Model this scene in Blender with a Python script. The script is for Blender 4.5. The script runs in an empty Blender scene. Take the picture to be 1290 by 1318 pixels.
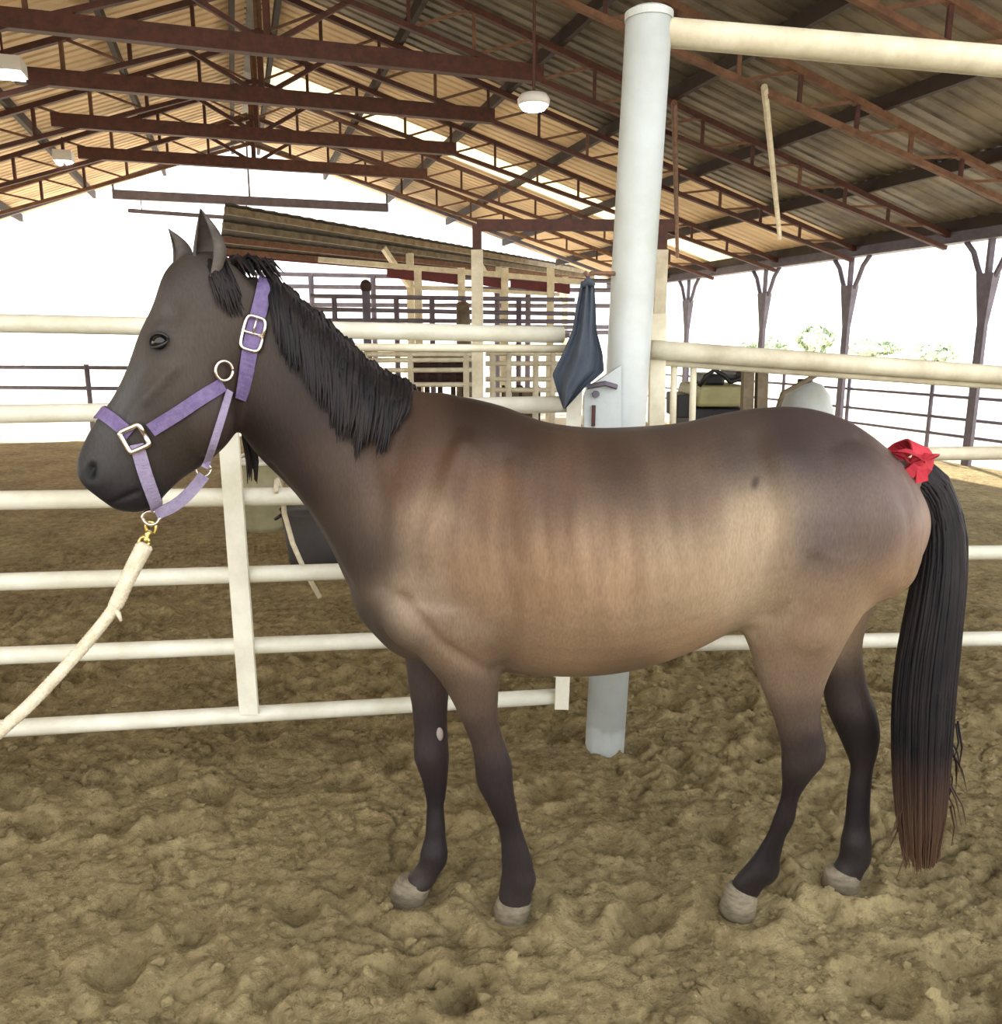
import bpy, bmesh, math, random
import numpy as np
from mathutils import Vector, Matrix
from mathutils.bvhtree import BVHTree

random.seed(7); np.random.seed(7)
SC = bpy.context.scene
COL = SC.collection
R = math.radians

# ------------------------------------------------------------------ camera
EYE = 1.5; PITCH = 11.8; FPX = 1050.0
cam = bpy.data.objects.new('camera', bpy.data.cameras.new('camera'))
COL.objects.link(cam); SC.camera = cam
cam.data.sensor_fit = 'HORIZONTAL'; cam.data.sensor_width = 36.0
cam.data.lens = 36.0 * FPX / 1290.0
cam.data.clip_end = 600
cam.location = (0, 0, EYE); cam.rotation_euler = (R(90 - PITCH), 0, 0)

# the barn's own axes: AX runs along the ridge, LAT across it, both from the spot where the photographer stands
PHI = R(17.8)
AV = Vector((-math.sin(PHI), math.cos(PHI), 0)); PV = Vector((math.cos(PHI), math.sin(PHI), 0))
def bw(lat, ax, z=0.0): return PV * lat + AV * ax + Vector((0, 0, z))

# ------------------------------------------------------------------ sky, sun, exposure
w = bpy.data.worlds.new('sky'); SC.world = w; w.use_nodes = True
nt = w.node_tree; bg = nt.nodes['Background']
tc = nt.nodes.new('ShaderNodeTexCoord'); sp = nt.nodes.new('ShaderNodeSeparateXYZ')
rp = nt.nodes.new('ShaderNodeValToRGB')
nt.links.new(tc.outputs['Generated'], sp.inputs[0]); nt.links.new(sp.outputs['Z'], rp.inputs[0]); nt.links.new(rp.outputs[0], bg.inputs[0])
rp.color_ramp.elements[0].color = (1.0, 0.98, 0.95, 1); rp.color_ramp.elements[1].color = (0.86, 0.92, 1.0, 1)
bg.inputs[1].default_value = 1.0                                   # a bright hazy sky
sun = bpy.data.objects.new('sun', bpy.data.lights.new('sun', 'SUN')); COL.objects.link(sun)
sun.data.energy = 4.0; sun.data.angle = R(1.5); sun.data.color = (1.0, 0.93, 0.82)
SUN_FROM = (AV * math.cos(R(25)) + PV * math.sin(R(25))) * math.cos(R(46)) + Vector((0, 0, math.sin(R(46))))
sun.rotation_euler = SUN_FROM.to_track_quat('Z', 'Y').to_euler()
vs = SC.view_settings
vs.view_transform = 'Standard'; vs.look = 'None'; vs.gamma = 1.0; vs.use_curve_mapping = False
vs.exposure = 1.65
SC.cycles.max_bounces = 8; SC.cycles.diffuse_bounces = 5; SC.cycles.use_denoising = True

# ------------------------------------------------------------------ helpers
def lin(r, g, b):
    f = lambda c: (c / 255) / 12.92 if c / 255 <= 0.04045 else ((c / 255 + 0.055) / 1.055) ** 2.4
    return (f(r), f(g), f(b))

def mat(name, rgb, rough=0.6, metal=0.0, var=0.0, scale=8.0, bump=0.0, bscale=60.0, rgb2=None, coords='Object', stretch=None):
    m = bpy.data.materials.new(name); m.use_nodes = True
    n = m.node_tree.nodes; l = m.node_tree.links; b = n['Principled BSDF']
    c = lin(*rgb); b.inputs['Base Color'].default_value = (*c, 1)
    b.inputs['Roughness'].default_value = rough; b.inputs['Metallic'].default_value = metal
    t = n.new('ShaderNodeTexCoord'); src = t.outputs[coords]
    if stretch:
        mp = n.new('ShaderNodeMapping'); mp.inputs['Scale'].default_value = stretch
        l.new(src, mp.inputs[0]); src = mp.outputs[0]
    if var or rgb2:
        c2 = lin(*rgb2) if rgb2 else tuple(x * (1 - var) for x in c)
        no = n.new('ShaderNodeTexNoise'); no.inputs['Scale'].default_value = scale; no.inputs['Detail'].default_value = 6
        no.inputs['Roughness'].default_value = 0.65
        ra = n.new('ShaderNodeValToRGB'); ra.color_ramp.elements[0].position = 0.36; ra.color_ramp.elements[1].position = 0.64
        ra.color_ramp.elements[0].color = (*c2, 1); ra.color_ramp.elements[1].color = (*c, 1)
        l.new(src, no.inputs['Vector']); l.new(no.outputs['Fac'], ra.inputs[0]); l.new(ra.outputs[0], b.inputs['Base Color'])
    if bump:
        n2 = n.new('ShaderNodeTexNoise'); n2.inputs['Scale'].default_value = bscale; n2.inputs['Detail'].default_value = 4
        bu = n.new('ShaderNodeBump'); bu.inputs['Strength'].default_value = bump; bu.inputs['Distance'].default_value = 0.01
        l.new(src, n2.inputs['Vector']); l.new(n2.outputs['Fac'], bu.inputs['Height']); l.new(bu.outputs[0], b.inputs['Normal'])
    return m

ORG = {}
def tag(o, label=None, cat=None, group=None, kind=None):
    if label: o['label'] = label
    if cat: o['category'] = cat
    if group: o['group'] = group
    if kind: o['kind'] = kind
    return o
def empty(name, loc=(0, 0, 0), parent=None):
    o = bpy.data.objects.new(name, None); COL.objects.link(o); o.empty_display_size = 0.1
    po = ORG[parent] if parent else Vector((0, 0, 0))
    o.location = Vector(loc) - po; o.parent = parent; ORG[o] = Vector(loc); return o
def mesh_obj(name, V, Fc, m, parent=None, smooth=False, origin=None):
    V = np.asarray(V, float).reshape(-1, 3)
    po = ORG[parent] if parent else Vector((0, 0, 0))
    if parent is None and origin is None:
        origin = Vector(((V[:, 0].min() + V[:, 0].max()) / 2, (V[:, 1].min() + V[:, 1].max()) / 2, V[:, 2].min()))
    og = Vector(origin) if origin is not None else po
    me = bpy.data.meshes.new(name)
    me.from_pydata((V - np.array(og)).tolist(), [], [tuple(f) for f in Fc]); me.update()
    if m: me.materials.append(m)
    if smooth: me.polygons.foreach_set('use_smooth', [True] * len(me.polygons))
    o = bpy.data.objects.new(name, me); COL.objects.link(o)
    o.location = og - po; o.parent = parent; ORG[o] = og.copy(); return o
def copy_tree(o, offset, parent=None):
    c = o.copy(); COL.objects.link(c); c.parent = parent
    if parent is None: c.location = o.location + offset
    ORG[c] = ORG[o] + offset
    for ch in list(o.children): copy_tree(ch, offset, c)
    return c

class MB:
    """collects vertices and faces of one mesh"""
    def __init__(s): s.V = []; s.F = []
    def add(s, V, Fc):
        k = len(s.V); s.V += [tuple(v) for v in V]; s.F += [tuple(i + k for i in f) for f in Fc]; return s
    def bar(s, p0, p1, w, h=None, up=(0, 0, 1)):
        p0, p1 = Vector(p0), Vector(p1); h = h or w; d = (p1 - p0).normalized(); up = Vector(up)
        if abs(d.dot(up)) > 0.98: up = Vector((0, 1, 0)) if abs(d.y) < 0.9 else Vector((1, 0, 0))
        x = d.cross(up).normalized() * w / 2; y = x.normalized().cross(d) * h / 2
        V = [p + sx * x + sy * y for p in (p0, p1) for sx, sy in ((-1, -1), (1, -1), (1, 1), (-1, 1))]
        return s.add(V, [(3, 2, 1, 0), (4, 5, 6, 7), (0, 1, 5, 4), (1, 2, 6, 5), (2, 3, 7, 6), (3, 0, 4, 7)])
    def tube(s, pts, r, n=10, cap=True):
        pts = [Vector(p) for p in pts]; m = len(pts); rr = r if hasattr(r, '__len__') else [r] * m
        V = []; ref = None
        for i, p in enumerate(pts):
            t = (pts[min(i + 1, m - 1)] - pts[max(i - 1, 0)]).normalized()
            if ref is None:
                ref = Vector((0, 0, 1)) if abs(t.z) < 0.9 else Vector((1, 0, 0))
            x = (ref - t * ref.dot(t)).normalized(); ref = x; y = t.cross(x)
            V += [p + (x * math.cos(2 * math.pi * k / n) + y * math.sin(2 * math.pi * k / n)) * rr[i] for k in range(n)]
        Fc = [(i * n + k, i * n + (k + 1) % n, (i + 1) * n + (k + 1) % n, (i + 1) * n + k) for i in range(m - 1) for k in range(n)]
        if cap: Fc += [tuple(range(n - 1, -1, -1)), tuple((m - 1) * n + k for k in range(n))]
        return s.add(V, Fc)
    def ell(s, c, r, M=None, nu=12, nv=8):
        V = []; c = Vector(c); M = M or Matrix.Identity(3)
        for j in range(nv + 1):
            t = math.pi * j / nv
            for k in range(nu):
                f = 2 * math.pi * k / nu
                V.append(c + M @ Vector((r[0] * math.sin(t) * math.cos(f), r[1] * math.sin(t) * math.sin(f), r[2] * math.cos(t))))
        Fc = [(j * nu + k, (j + 1) * nu + k, (j + 1) * nu + (k + 1) % nu, j * nu + (k + 1) % nu) for j in range(nv) for k in range(nu)]
        return s.add(V, Fc)
    def build(s, name, m, parent=None, smooth=False): return mesh_obj(name, s.V, s.F, m, parent, smooth)

# a direction of sight through the photograph, met at the real distance Y in front of the photographer
TH = R(PITCH); FW = Vector((0, math.cos(TH), -math.sin(TH))); UPV = Vector((0, math.sin(TH), math.cos(TH)))
def at(px, py, Y):
    d = FW + Vector((1, 0, 0)) * (px - 645) / FPX - UPV * (py - 659) / FPX
    return Vector((0, 0, EYE)) + d * (Y / d.y)

def vnoise(x, y, seed=0):
    """smooth 2-D gradient noise, vectorised"""
    rs = np.random.RandomState(seed); g = rs.rand(256) * 2 * np.pi; pm = rs.permutation(256)
    xi = np.floor(x).astype(int); yi = np.floor(y).astype(int); xf = x - xi; yf = y - yi
    def gr(ix, iy, dx, dy):
        a = g[pm[(pm[ix & 255] + iy) & 255]]; return np.cos(a) * dx + np.sin(a) * dy
    u = xf ** 3 * (xf * (xf * 6 - 15) + 10); v = yf ** 3 * (yf * (yf * 6 - 15) + 10)
    a = gr(xi, yi, xf, yf); b = gr(xi + 1, yi, xf - 1, yf); c = gr(xi, yi + 1, xf, yf - 1); d = gr(xi + 1, yi + 1, xf - 1, yf - 1)
    return (a + (b - a) * u) + ((c + (d - c) * u) - (a + (b - a) * u)) * v

# ------------------------------------------------------------------ materials
M_white = mat('white_pipe_paint', (232, 230, 214), 0.45, var=0.14, scale=5, rgb2=(208, 204, 184), bump=0.15, bscale=40)
M_post = mat('white_post_paint', (196, 203, 203), 0.4, rgb2=(182, 187, 182), scale=4, bump=0.12, bscale=30)
M_cream = mat('cream_pipe_paint', (226, 220, 196), 0.5, rgb2=(196, 186, 160), scale=6)
M_oxide = mat('red_oxide_steel', (86, 46, 36), 0.65, rgb2=(62, 34, 28), scale=12)
M_rust = mat('rusty_brown_steel', (124, 90, 68), 0.75, rgb2=(96, 66, 50), scale=9)
M_purlin = mat('shade_dark_purlin', (58, 44, 38), 0.7, rgb2=(44, 36, 34), scale=7)  # near-black shadow along the purlins is put into this brown
M_greysteel = mat('grey_lavender_steel', (112, 106, 120), 0.55, rgb2=(92, 86, 98), scale=6)
M_sheet = mat('tan_lit_roof_sheet', (238, 214, 178), 0.65, rgb2=(222, 196, 158), scale=2.2)
M_sheetg = mat('galvanised_roof_sheet', (136, 124, 104), 0.5, rgb2=(84, 78, 70), scale=1.5)
M_lamp = bpy.data.materials.new('lamp_lens'); M_lamp.use_nodes = True
_b = M_lamp.node_tree.nodes['Principled BSDF']; _b.inputs['Emission Color'].default_value = (1, 0.97, 0.9, 1); _b.inputs['Emission Strength'].default_value = 6
M_lampbody = mat('white_lamp_housing', (225, 225, 225), 0.4)
M_sky = bpy.data.materials.new('translucent_panel'); M_sky.use_nodes = True
_n = M_sky.node_tree.nodes; _l = M_sky.node_tree.links
_t = _n.new('ShaderNodeBsdfTranslucent'); _t.inputs[0].default_value = (*lin(236, 222, 176), 1)
_d = _n['Principled BSDF']; _d.inputs['Base Color'].default_value = (*lin(230, 214, 170), 1)
_m = _n.new('ShaderNodeMixShader'); _m.inputs[0].default_value = 0.35
_l.new(_d.outputs[0], _m.inputs[1]); _l.new(_t.outputs[0], _m.inputs[2]); _l.new(_m.outputs[0], _n['Material Output'].inputs[0])

def dirt(name, a, b, c, dark=0.0):
    m = bpy.data.materials.new(name); m.use_nodes = True
    n = m.node_tree.nodes; l = m.node_tree.links; bs = n['Principled BSDF']; bs.inputs['Roughness'].default_value = 0.95
    bs.inputs['Specular IOR Level'].default_value = 0.15
    t = n.new('ShaderNodeTexCoord')
    def noise(s, d=8, r=0.6):
        x = n.new('ShaderNodeTexNoise'); x.inputs['Scale'].default_value = s; x.inputs['Detail'].default_value = d; x.inputs['Roughness'].default_value = r
        l.new(t.outputs['Object'], x.inputs['Vector']); return x
    n1 = noise(1.6); n2 = noise(14, 10, 0.7); n3 = noise(55, 6, 0.75)
    ra = n.new('ShaderNodeValToRGB'); ra.color_ramp.elements[0].position = 0.38; ra.color_ramp.elements[1].position = 0.62
    ra.color_ramp.elements[0].color = (*lin(*a), 1); ra.color_ramp.elements[1].color = (*lin(*b), 1)
    ad = n.new('ShaderNodeMath'); ad.operation = 'MULTIPLY_ADD'; ad.inputs[1].default_value = 0.4
    ml = n.new('ShaderNodeMath'); ml.operation = 'MULTIPLY'; ml.inputs[1].default_value = 0.6
    l.new(n2.outputs['Fac'], ml.inputs[0]); l.new(n1.outputs['Fac'], ad.inputs[0]); l.new(ml.outputs[0], ad.inputs[2]); l.new(ad.outputs[0], ra.inputs[0])
    rb = n.new('ShaderNodeValToRGB'); rb.color_ramp.elements[0].position = 0.6; rb.color_ramp.elements[1].position = 0.72
    rb.color_ramp.elements[0].color = (0, 0, 0, 1)
    l.new(n3.outputs['Fac'], rb.inputs[0])
    mx = n.new('ShaderNodeMixRGB'); mx.inputs[2].default_value = (*lin(*c), 1)
    mf = n.new('ShaderNodeMath'); mf.operation = 'MULTIPLY'; mf.inputs[1].default_value = 0.5
    l.new(rb.outputs[0], mf.inputs[0]); l.new(mf.outputs[0], mx.inputs[0]); l.new(ra.outputs[0], mx.inputs[1]); l.new(mx.outputs[0], bs.inputs['Base Color'])
    n4 = noise(32, 5, 0.7); rd = n.new('ShaderNodeValToRGB'); rd.color_ramp.elements[0].position = 0.36; rd.color_ramp.elements[1].position = 0.46; rd.color_ramp.elements[0].color = (0.42, 0.38, 0.32, 1)
    l.new(n4.outputs['Fac'], rd.inputs[0]); mu = n.new('ShaderNodeMixRGB'); mu.blend_type = 'MULTIPLY'; mu.inputs[0].default_value = dark
    l.new(mx.outputs[0], mu.inputs[1]); l.new(rd.outputs[0], mu.inputs[2]); l.new(mu.outputs[0], bs.inputs['Base Color'])
    bu = n.new('ShaderNodeBump'); bu.inputs['Strength'].default_value = 1.0; bu.inputs['Distance'].default_value = 0.03
    l.new(n3.outputs['Fac'], bu.inputs['Height']); l.new(bu.outputs[0], bs.inputs['Normal'])
    return m
M_dirt = dirt('arena_dirt', (132, 115, 80), (198, 178, 131), (228, 211, 170), 0.6)
M_out = dirt('pale_sunlit_ground', (206, 196, 176), (226, 216, 196), (236, 228, 212))

# ------------------------------------------------------------------ arena floor: churned dirt
HOOF_SPOTS = [(0.03, 1.94), (-0.25, 2.01), (0.64, 1.945), (0.97, 2.065)]
def axis(pieces):
    out = []
    for a, b, st in pieces: out += list(np.arange(a, b - 1e-6, st))
    return np.array(out + [pieces[-1][1]])
la = axis([(-8.2, -3.4, 0.12), (-3.4, -1.6, 0.03), (-1.6, 3.0, 0.0085), (3.0, 5.0, 0.04), (5.0, 8.64, 0.12)])
ax_ = axis([(-3.0, 0.0, 0.3), (0.0, 0.6, 0.06), (0.6, 2.9, 0.008), (2.9, 5.0, 0.018), (5.0, 9.0, 0.05), (9.0, 14.0, 0.12)])
LA, AX = np.meshgrid(la, ax_)
GX = math.cos(PHI) * LA - math.sin(PHI) * AX; GY = math.sin(PHI) * LA + math.cos(PHI) * AX
def floor_height(x, y):
    wx = x + 0.10 * vnoise(x * 2.3 + 7, y * 2.3, 11); wy = y + 0.10 * vnoise(x * 2.3, y * 2.3 + 3, 12)
    h = 0.024 * vnoise(wx * 1.9, wy * 2.6, 1) + 0.014 * vnoise(wx * 4.5, wy * 6.5, 2)
    rid = 1 - np.abs(vnoise(wx * 8.0, wy * 12, 3)) * 2.6
    h += 0.012 * (np.clip(rid, 0, 1) ** 3 - 0.3) * np.clip(0.5 + 2.0 * vnoise(x * 1.3, y * 1.3, 8), 0, 1.4)
    h -= 0.026 * np.clip(1 - np.abs(vnoise(wx * 6, wy * 11, 4)) * 9, 0, 1) * np.clip(0.3 + 2.5 * vnoise(x * 2.1, y * 2.1, 9), 0, 1)
    h += 0.011 * vnoise(wx * 17, wy * 25, 7) + 0.012 * np.abs(vnoise(x * 30, y * 42, 5)) + 0.008 * vnoise(x * 56, y * 66, 6)
    return h
rs = np.random.RandomState(5)
PRINTS = [(rs.uniform(-2.6, 3.0), rs.uniform(1.1, 4.6), rs.uniform(0, 6.28), rs.uniform(0.05, 0.075)) for _ in range(260)]
def prints(x, y, h):
    for cx, cy, a, r in PRINTS:
        k = (np.abs(x - cx) < 0.22) & (np.abs(y - cy) < 0.22)
        if not k.any(): continue
        dx = x[k] - cx; dy = y[k] - cy
        u = (dx * math.cos(a) + dy * math.sin(a)) / 1.25; v = -dx * math.sin(a) + dy * math.cos(a)
        q = np.hypot(u, v) / r
        h[k] += -0.030 * np.exp(-(q / 0.85) ** 4) + 0.016 * np.exp(-((q - 1.35) / 0.28) ** 2) * (0.7 + 0.5 * np.sin(3 * np.arctan2(v, u) + a))
    return h
GZ = prints(GX, GY, floor_height(GX, GY))
for k in range(2600):                                               # half-buried clods
    x0, y0 = rs.uniform(-2.4, 3.0), 0.9 + 3.9 * rs.rand() ** 1.4
    if vnoise(np.array([x0 * 1.1]), np.array([y0 * 1.1]), 44)[0] < rs.uniform(-0.3, 0.4): continue
    l0, a0 = x0 * PV.x + y0 * PV.y, x0 * AV.x + y0 * AV.y; r0 = 0.012 + 0.024 * rs.rand() ** 3
    i0, i1 = np.searchsorted(ax_, (a0 - r0, a0 + r0)); j0, j1 = np.searchsorted(la, (l0 - r0 * 1.3, l0 + r0 * 1.3))
    if i1 <= i0 or j1 <= j0: continue
    q = ((LA[i0:i1, j0:j1] - l0) / (r0 * rs.uniform(0.9, 1.3))) ** 2 + ((AX[i0:i1, j0:j1] - a0) / (r0 * rs.uniform(0.7, 1.0))) ** 2
    GZ[i0:i1, j0:j1] += r0 * rs.uniform(0.25, 0.6) * np.sqrt(np.clip(1 - q, 0, 1)) * np.clip((1 - q) * 2.5, 0, 1)
near = np.clip((9 - GY) / 5, 0.25, 1); GZ = GZ * near - 0.012
def settle(x, y, z):
    for hx, hy in HOOF_SPOTS:                                       # the soil gives way under each hoof and heaps up around it
        d = np.hypot((x - hx), (y - hy) * 1.15)
        f = np.exp(-(d / 0.10) ** 4); z = z * (1 - f) + (-0.020) * f + 0.030 * np.exp(-((d - 0.125) / 0.032) ** 2)
    return z
GZ = settle(GX, GY, GZ)
nr, nc = GZ.shape
idx = np.arange(nr * nc).reshape(nr, nc)
Fq = np.stack([idx[:-1, :-1], idx[:-1, 1:], idx[1:, 1:], idx[1:, :-1]], -1).reshape(-1, 4)
me = bpy.data.meshes.new('floor')
me.vertices.add(nr * nc); me.vertices.foreach_set('co', np.stack([GX, GY, GZ], -1).reshape(-1).astype(np.float32))
me.loops.add(Fq.size); me.loops.foreach_set('vertex_index', Fq.reshape(-1).astype(np.int32))
me.polygons.add(len(Fq)); me.polygons.foreach_set('loop_start', (np.arange(len(Fq)) * 4).astype(np.int32))
me.update(calc_edges=True); me.materials.append(M_dirt); me.polygons.foreach_set('use_smooth', [True] * len(Fq))
floor = bpy.data.objects.new('floor', me); COL.objects.link(floor); tag(floor, kind='structure', label='churned tan dirt of the arena, pocked with hoofprints')
def gz(x, y):
    z = prints(np.array([x]), np.array([y]), floor_height(np.array([x]), np.array([y]))) * max(0.25, min(1, (9 - y) / 5)) - 0.012
    return float(settle(np.array([x]), np.array([y]), z)[0])

# loose crumbs of soil lying on it
cl = MB(); ico = bmesh.new(); bmesh.ops.create_icosphere(ico, subdivisions=1, radius=1.0)
IV = np.array([v.co[:] for v in ico.verts]); IF = [[v.index for v in f.verts] for f in ico.faces]; ico.free()
N = 9000
X = rs.uniform(-2.2, 2.9, N); Y = 0.95 + rs.rand(N) ** 1.3 * 3.2
keep = vnoise(X * 2, Y * 2, 21) + 0.35 * rs.randn(N) > -0.05
X, Y = X[keep], Y[keep]
Z = settle(X, Y, prints(X, Y, floor_height(X, Y)) - 0.012)
Vc, Fc = [], []
for i in range(len(X)):
    s = min(0.018, 0.0035 + 0.0035 * rs.rand() + 0.013 * rs.rand() ** 5)
    v = IV * (s * (0.7 + 0.6 * rs.rand(12, 1))) * np.array([1.2, 1.0, 0.75]) + np.array([X[i], Y[i], Z[i] + s * 0.3])
    Fc += [[k + 12 * i for k in f] for f in IF]; Vc.append(v)
o = mesh_obj('soil_clods', np.concatenate(Vc), Fc, M_dirt, origin=(0, 0, 0)); tag(o, 'loose crumbs of tan soil scattered over the arena dirt', 'soil', kind='stuff')

# ground outside, in the sun; part of the sunlight is put into its pale colour
mb = MB(); g = 0
ring = [(-8.2, -3), (8.64, -3), (8.64, 14), (-8.2, 14)]; far = [(-140, -60), (140, -60), (140, 220), (-140, 220)]
V = [bw(a, b, -0.03) for a, b in ring] + [bw(a, b, -0.03) for a, b in far]
o = mesh_obj('ground', V, [(0, 4, 5, 1), (1, 5, 6, 2), (2, 6, 7, 3), (3, 7, 4, 0)], M_out, origin=(0, 0, 0)); tag(o, kind='structure', label='pale sunlit ground outside the barn')

# ------------------------------------------------------------------ the barn roof
RL, RZ = 0.47, 5.43; EL, EZ = 8.75, 2.92; AX0, AX1 = 0.4, 18.46  # near end cut short out of view, letting sky light onto the foreground
SL = (RZ - EZ) / (EL - RL); HALF = EL - RL; LEFT = RL - HALF
SLL = 0.37                                                          # the left slope is a little steeper
def slope(side): return SL if side > 0 else SLL
def roof_z(lat): return RZ - slope(lat - RL) * abs(lat - RL)
ceil = empty('ceiling', bw(RL, 0, 0)); tag(ceil, kind='structure', label='corrugated gable roof on open steel trusses')
PW = (AX1 - AX0) / 20
def sheet_mesh(side):
    V = []; n = 0; prof = []
    for k in range(5):
        b = k * PW / 5; prof += [(b, 0), (b + 0.095, 0), (b + 0.115, 0.018), (b + 0.16, 0.018)]
    prof.append((PW + 0.012, 0.002))
    for s, (l0, z0) in enumerate(((RL, RZ), (RL + side * HALF, RZ - slope(side) * HALF))):
        V += [bw(l0, a, z0 + h) - bw(RL, 0, 0) for a, h in prof]
    n = len(prof)
    me = bpy.data.meshes.new('roof_panel'); me.from_pydata([v[:] for v in V], [], [(i, i + 1, n + i + 1, n + i) for i in range(n - 1)]); me.update(); return me
sm = {}
for side in (-1, 1):
    for kind, mm in (('tan', M_sheet), ('grey', M_sheetg), ('clear', M_sky)):
        s = sheet_mesh(side); s.materials.append(mm); sm[side, kind] = s
for side in (-1, 1):
    for i in range(20):
        ax = AX0 + i * PW
        kind = 'tan' if side < 0 else ('grey' if ax < 9.6 else 'tan')  # right slope: change from grey to tan paints in the light from the gable
        if (side > 0 and i in (14,)) : kind = 'clear'
        o = bpy.data.objects.new('roof_panel', sm[side, kind]); COL.objects.link(o); o.parent = ceil; o.location = AV * ax
mb = MB()
for s in (-1, 1): mb.bar(bw(RL + s * 0.13, AX0, RZ + 0.0), bw(RL + s * 0.13, AX1, RZ + 0.0), 0.28, 0.02, up=(-s * SL * PV.x, -s * SL * PV.y, 1))
mb.build('ridge_cap', M_sheetg, ceil)
for side in (-1, 1):
    for k in range(7):
        d = 0.25 + k * 1.31; lt = RL + side * d
        MB().bar(bw(lt, AX0, roof_z(lt) - 0.075), bw(lt, AX1 - 0.05, roof_z(lt) - 0.075), 0.06, 0.13).build('purlin', M_purlin, ceil)

# trusses: open-web rafters down each slope, tied across by a heavy beam
TH_TIE = 4.15
def truss(ax, label, m_chord, lattice=True, tie=True):
    t = empty('roof_truss', bw(RL, ax, 0)); tag(t, label, 'truss', 'open-web roof trusses')
    for s in (-1, 1):
        g = slope(s); top = lambda d: bw(RL + s * d, ax, RZ - 0.17 - g * d); bot = lambda d: bw(RL + s * d, ax, RZ - 0.17 - 0.46 + 0.30 * (d / HALF) - g * d)
        MB().bar(top(0), top(HALF - 0.1), 0.07, 0.06).build('top_chord', m_chord, t)
        if not lattice: continue
        MB().bar(bot(0.0), bot(HALF - 0.2), 0.06, 0.05).build('bottom_chord', m_chord, t)
        n = 12; st = (HALF - 0.5) / n
        for k in range(n):
            MB().bar(top(k * st + 0.02), bot(k * st + 0.02), 0.035).build('web', M_oxide if k % 3 else M_rust, t)
            MB().bar(bot(k * st + 0.04), top((k + 1) * st), 0.026).build('web', M_rust, t)
    if tie:
        a = bw(-1.95, ax, TH_TIE); b = bw(3.15, ax, TH_TIE)
        MB().bar(a, b, 0.10, 0.16).build('tie_beam', M_oxide if lattice else M_greysteel, t)
        if not lattice:
            for lt in (-1.93, 0.47, 3.13): MB().bar(bw(lt, ax, TH_TIE + 0.05), bw(lt, ax, roof_z(lt) - 0.15), 0.03).build('hanger', m_chord, t)
            c0, c1 = at(165, 271, bw(-1.5, ax).y), at(335, 283, bw(0.3, ax).y)
            MB().bar(c0, c1, 0.05, 0.07).build('sag_bar', M_greysteel, t)
            for c in (c0 * 0.9 + c1 * 0.1, c0 * 0.1 + c1 * 0.9): MB().bar(c, Vector((c.x, c.y, TH_TIE)), 0.015).build('hanger', m_chord, t)
            return t
        MB().bar(bw(RL, ax, TH_TIE), bw(RL, ax, RZ - 0.6), 0.055).build('king_post', M_oxide, t)
        for s in (-1, 1):
            MB().bar(bw(RL + s * 0.08, ax, TH_TIE + 0.05), bw(RL + s * 0.75, ax, RZ - 0.6 - slope(s) * 0.75), 0.045).build('web', M_oxide, t)
    return t
truss(17.3, 'plain grey-brown rafter frame with a tie beam at the open far gable end', M_greysteel, lattice=False)
ORD = ['second', 'third', 'fourth', 'fifth']
t1 = truss(13.75, 'dark red open-web roof truss with a tie beam, second from the far gable end', M_oxide)
for k, ax in enumerate((11.9, 10.1, 8.45)):
    c = copy_tree(t1, AV * (ax - 13.75)); c['label'] = 'dark red open-web roof truss with a tie beam, %s from the far gable end' % ORD[k + 1]
t2 = truss(6.8, 'rusty brown open-web truss without a tie beam, just beyond the white post', M_rust, tie=False)
for ax, lb in ((5.15, 'rusty brown open-web truss without a tie beam, crossing above the white crossbar'), (15.5, 'rusty brown open-web truss without a tie beam, between the gable end and the second tie')):
    c = copy_tree(t2, AV * (ax - 6.8)); c['label'] = lb

# eave beam and the row of posts that carries it
for s, lt in ((1, EL - 0.12), (-1, LEFT + 0.12)):
    ez = EZ if s > 0 else RZ - SLL * HALF
    e = empty('eave_beam', bw(lt, 8, ez - 0.2)); tag(e, ('grey steel beam running along the right-hand open eave' if s > 0 else 'grey steel beam running along the left-hand open eave'), 'beam')
    MB().bar(bw(lt, AX0, ez - 0.12), bw(lt, AX1, ez - 0.12), 0.10, 0.20).build('beam_web', M_greysteel, e)
    MB().bar(bw(lt, AX0, ez - 0.215), bw(lt, AX1, ez - 0.215), 0.20, 0.025).build('flange', M_greysteel, e)
def eave_post(lat, ax, label):
    EZ = globals()['EZ'] if lat > 0 else RZ - SLL * HALF
    e = empty('eave_post', bw(lat, ax, -0.05)); tag(e, label, 'post', 'posts along the open eave')
    mb = MB(); h = EZ - 0.62
    Vv = []
    for z, wd in ((-0.05, 0.11), (1.7, 0.11), (h, 0.24)):
        Vv += [bw(lat + sx * wd / 2 * 0.5, ax + sy * wd / 2, z) for sx, sy in ((-1, -1), (1, -1), (1, 1), (-1, 1))]
    Fc = [(3, 2, 1, 0), (8, 9, 10, 11)] + [(j * 4 + k, j * 4 + (k + 1) % 4, j * 4 + 4 + (k + 1) % 4, j * 4 + 4 + k) for j in range(2) for k in range(4)]
    mb.add(Vv, Fc).build('column', M_greysteel, e)
    for s in (-1, 1):
        MB().tube([bw(lat, ax + s * 0.10, h - 0.04), bw(lat, ax + s * 0.17, h + 0.10), bw(lat, ax + s * 0.24, h + 0.26), bw(lat, ax + s * 0.36, EZ - 0.23)], 0.035, 6).build('bracket_arm', M_greysteel, e)
    MB().bar(bw(lat, ax, h - 0.02), bw(lat, ax, EZ - 0.225), 0.06).build('cap_strut', M_greysteel, e)
    return e
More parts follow.
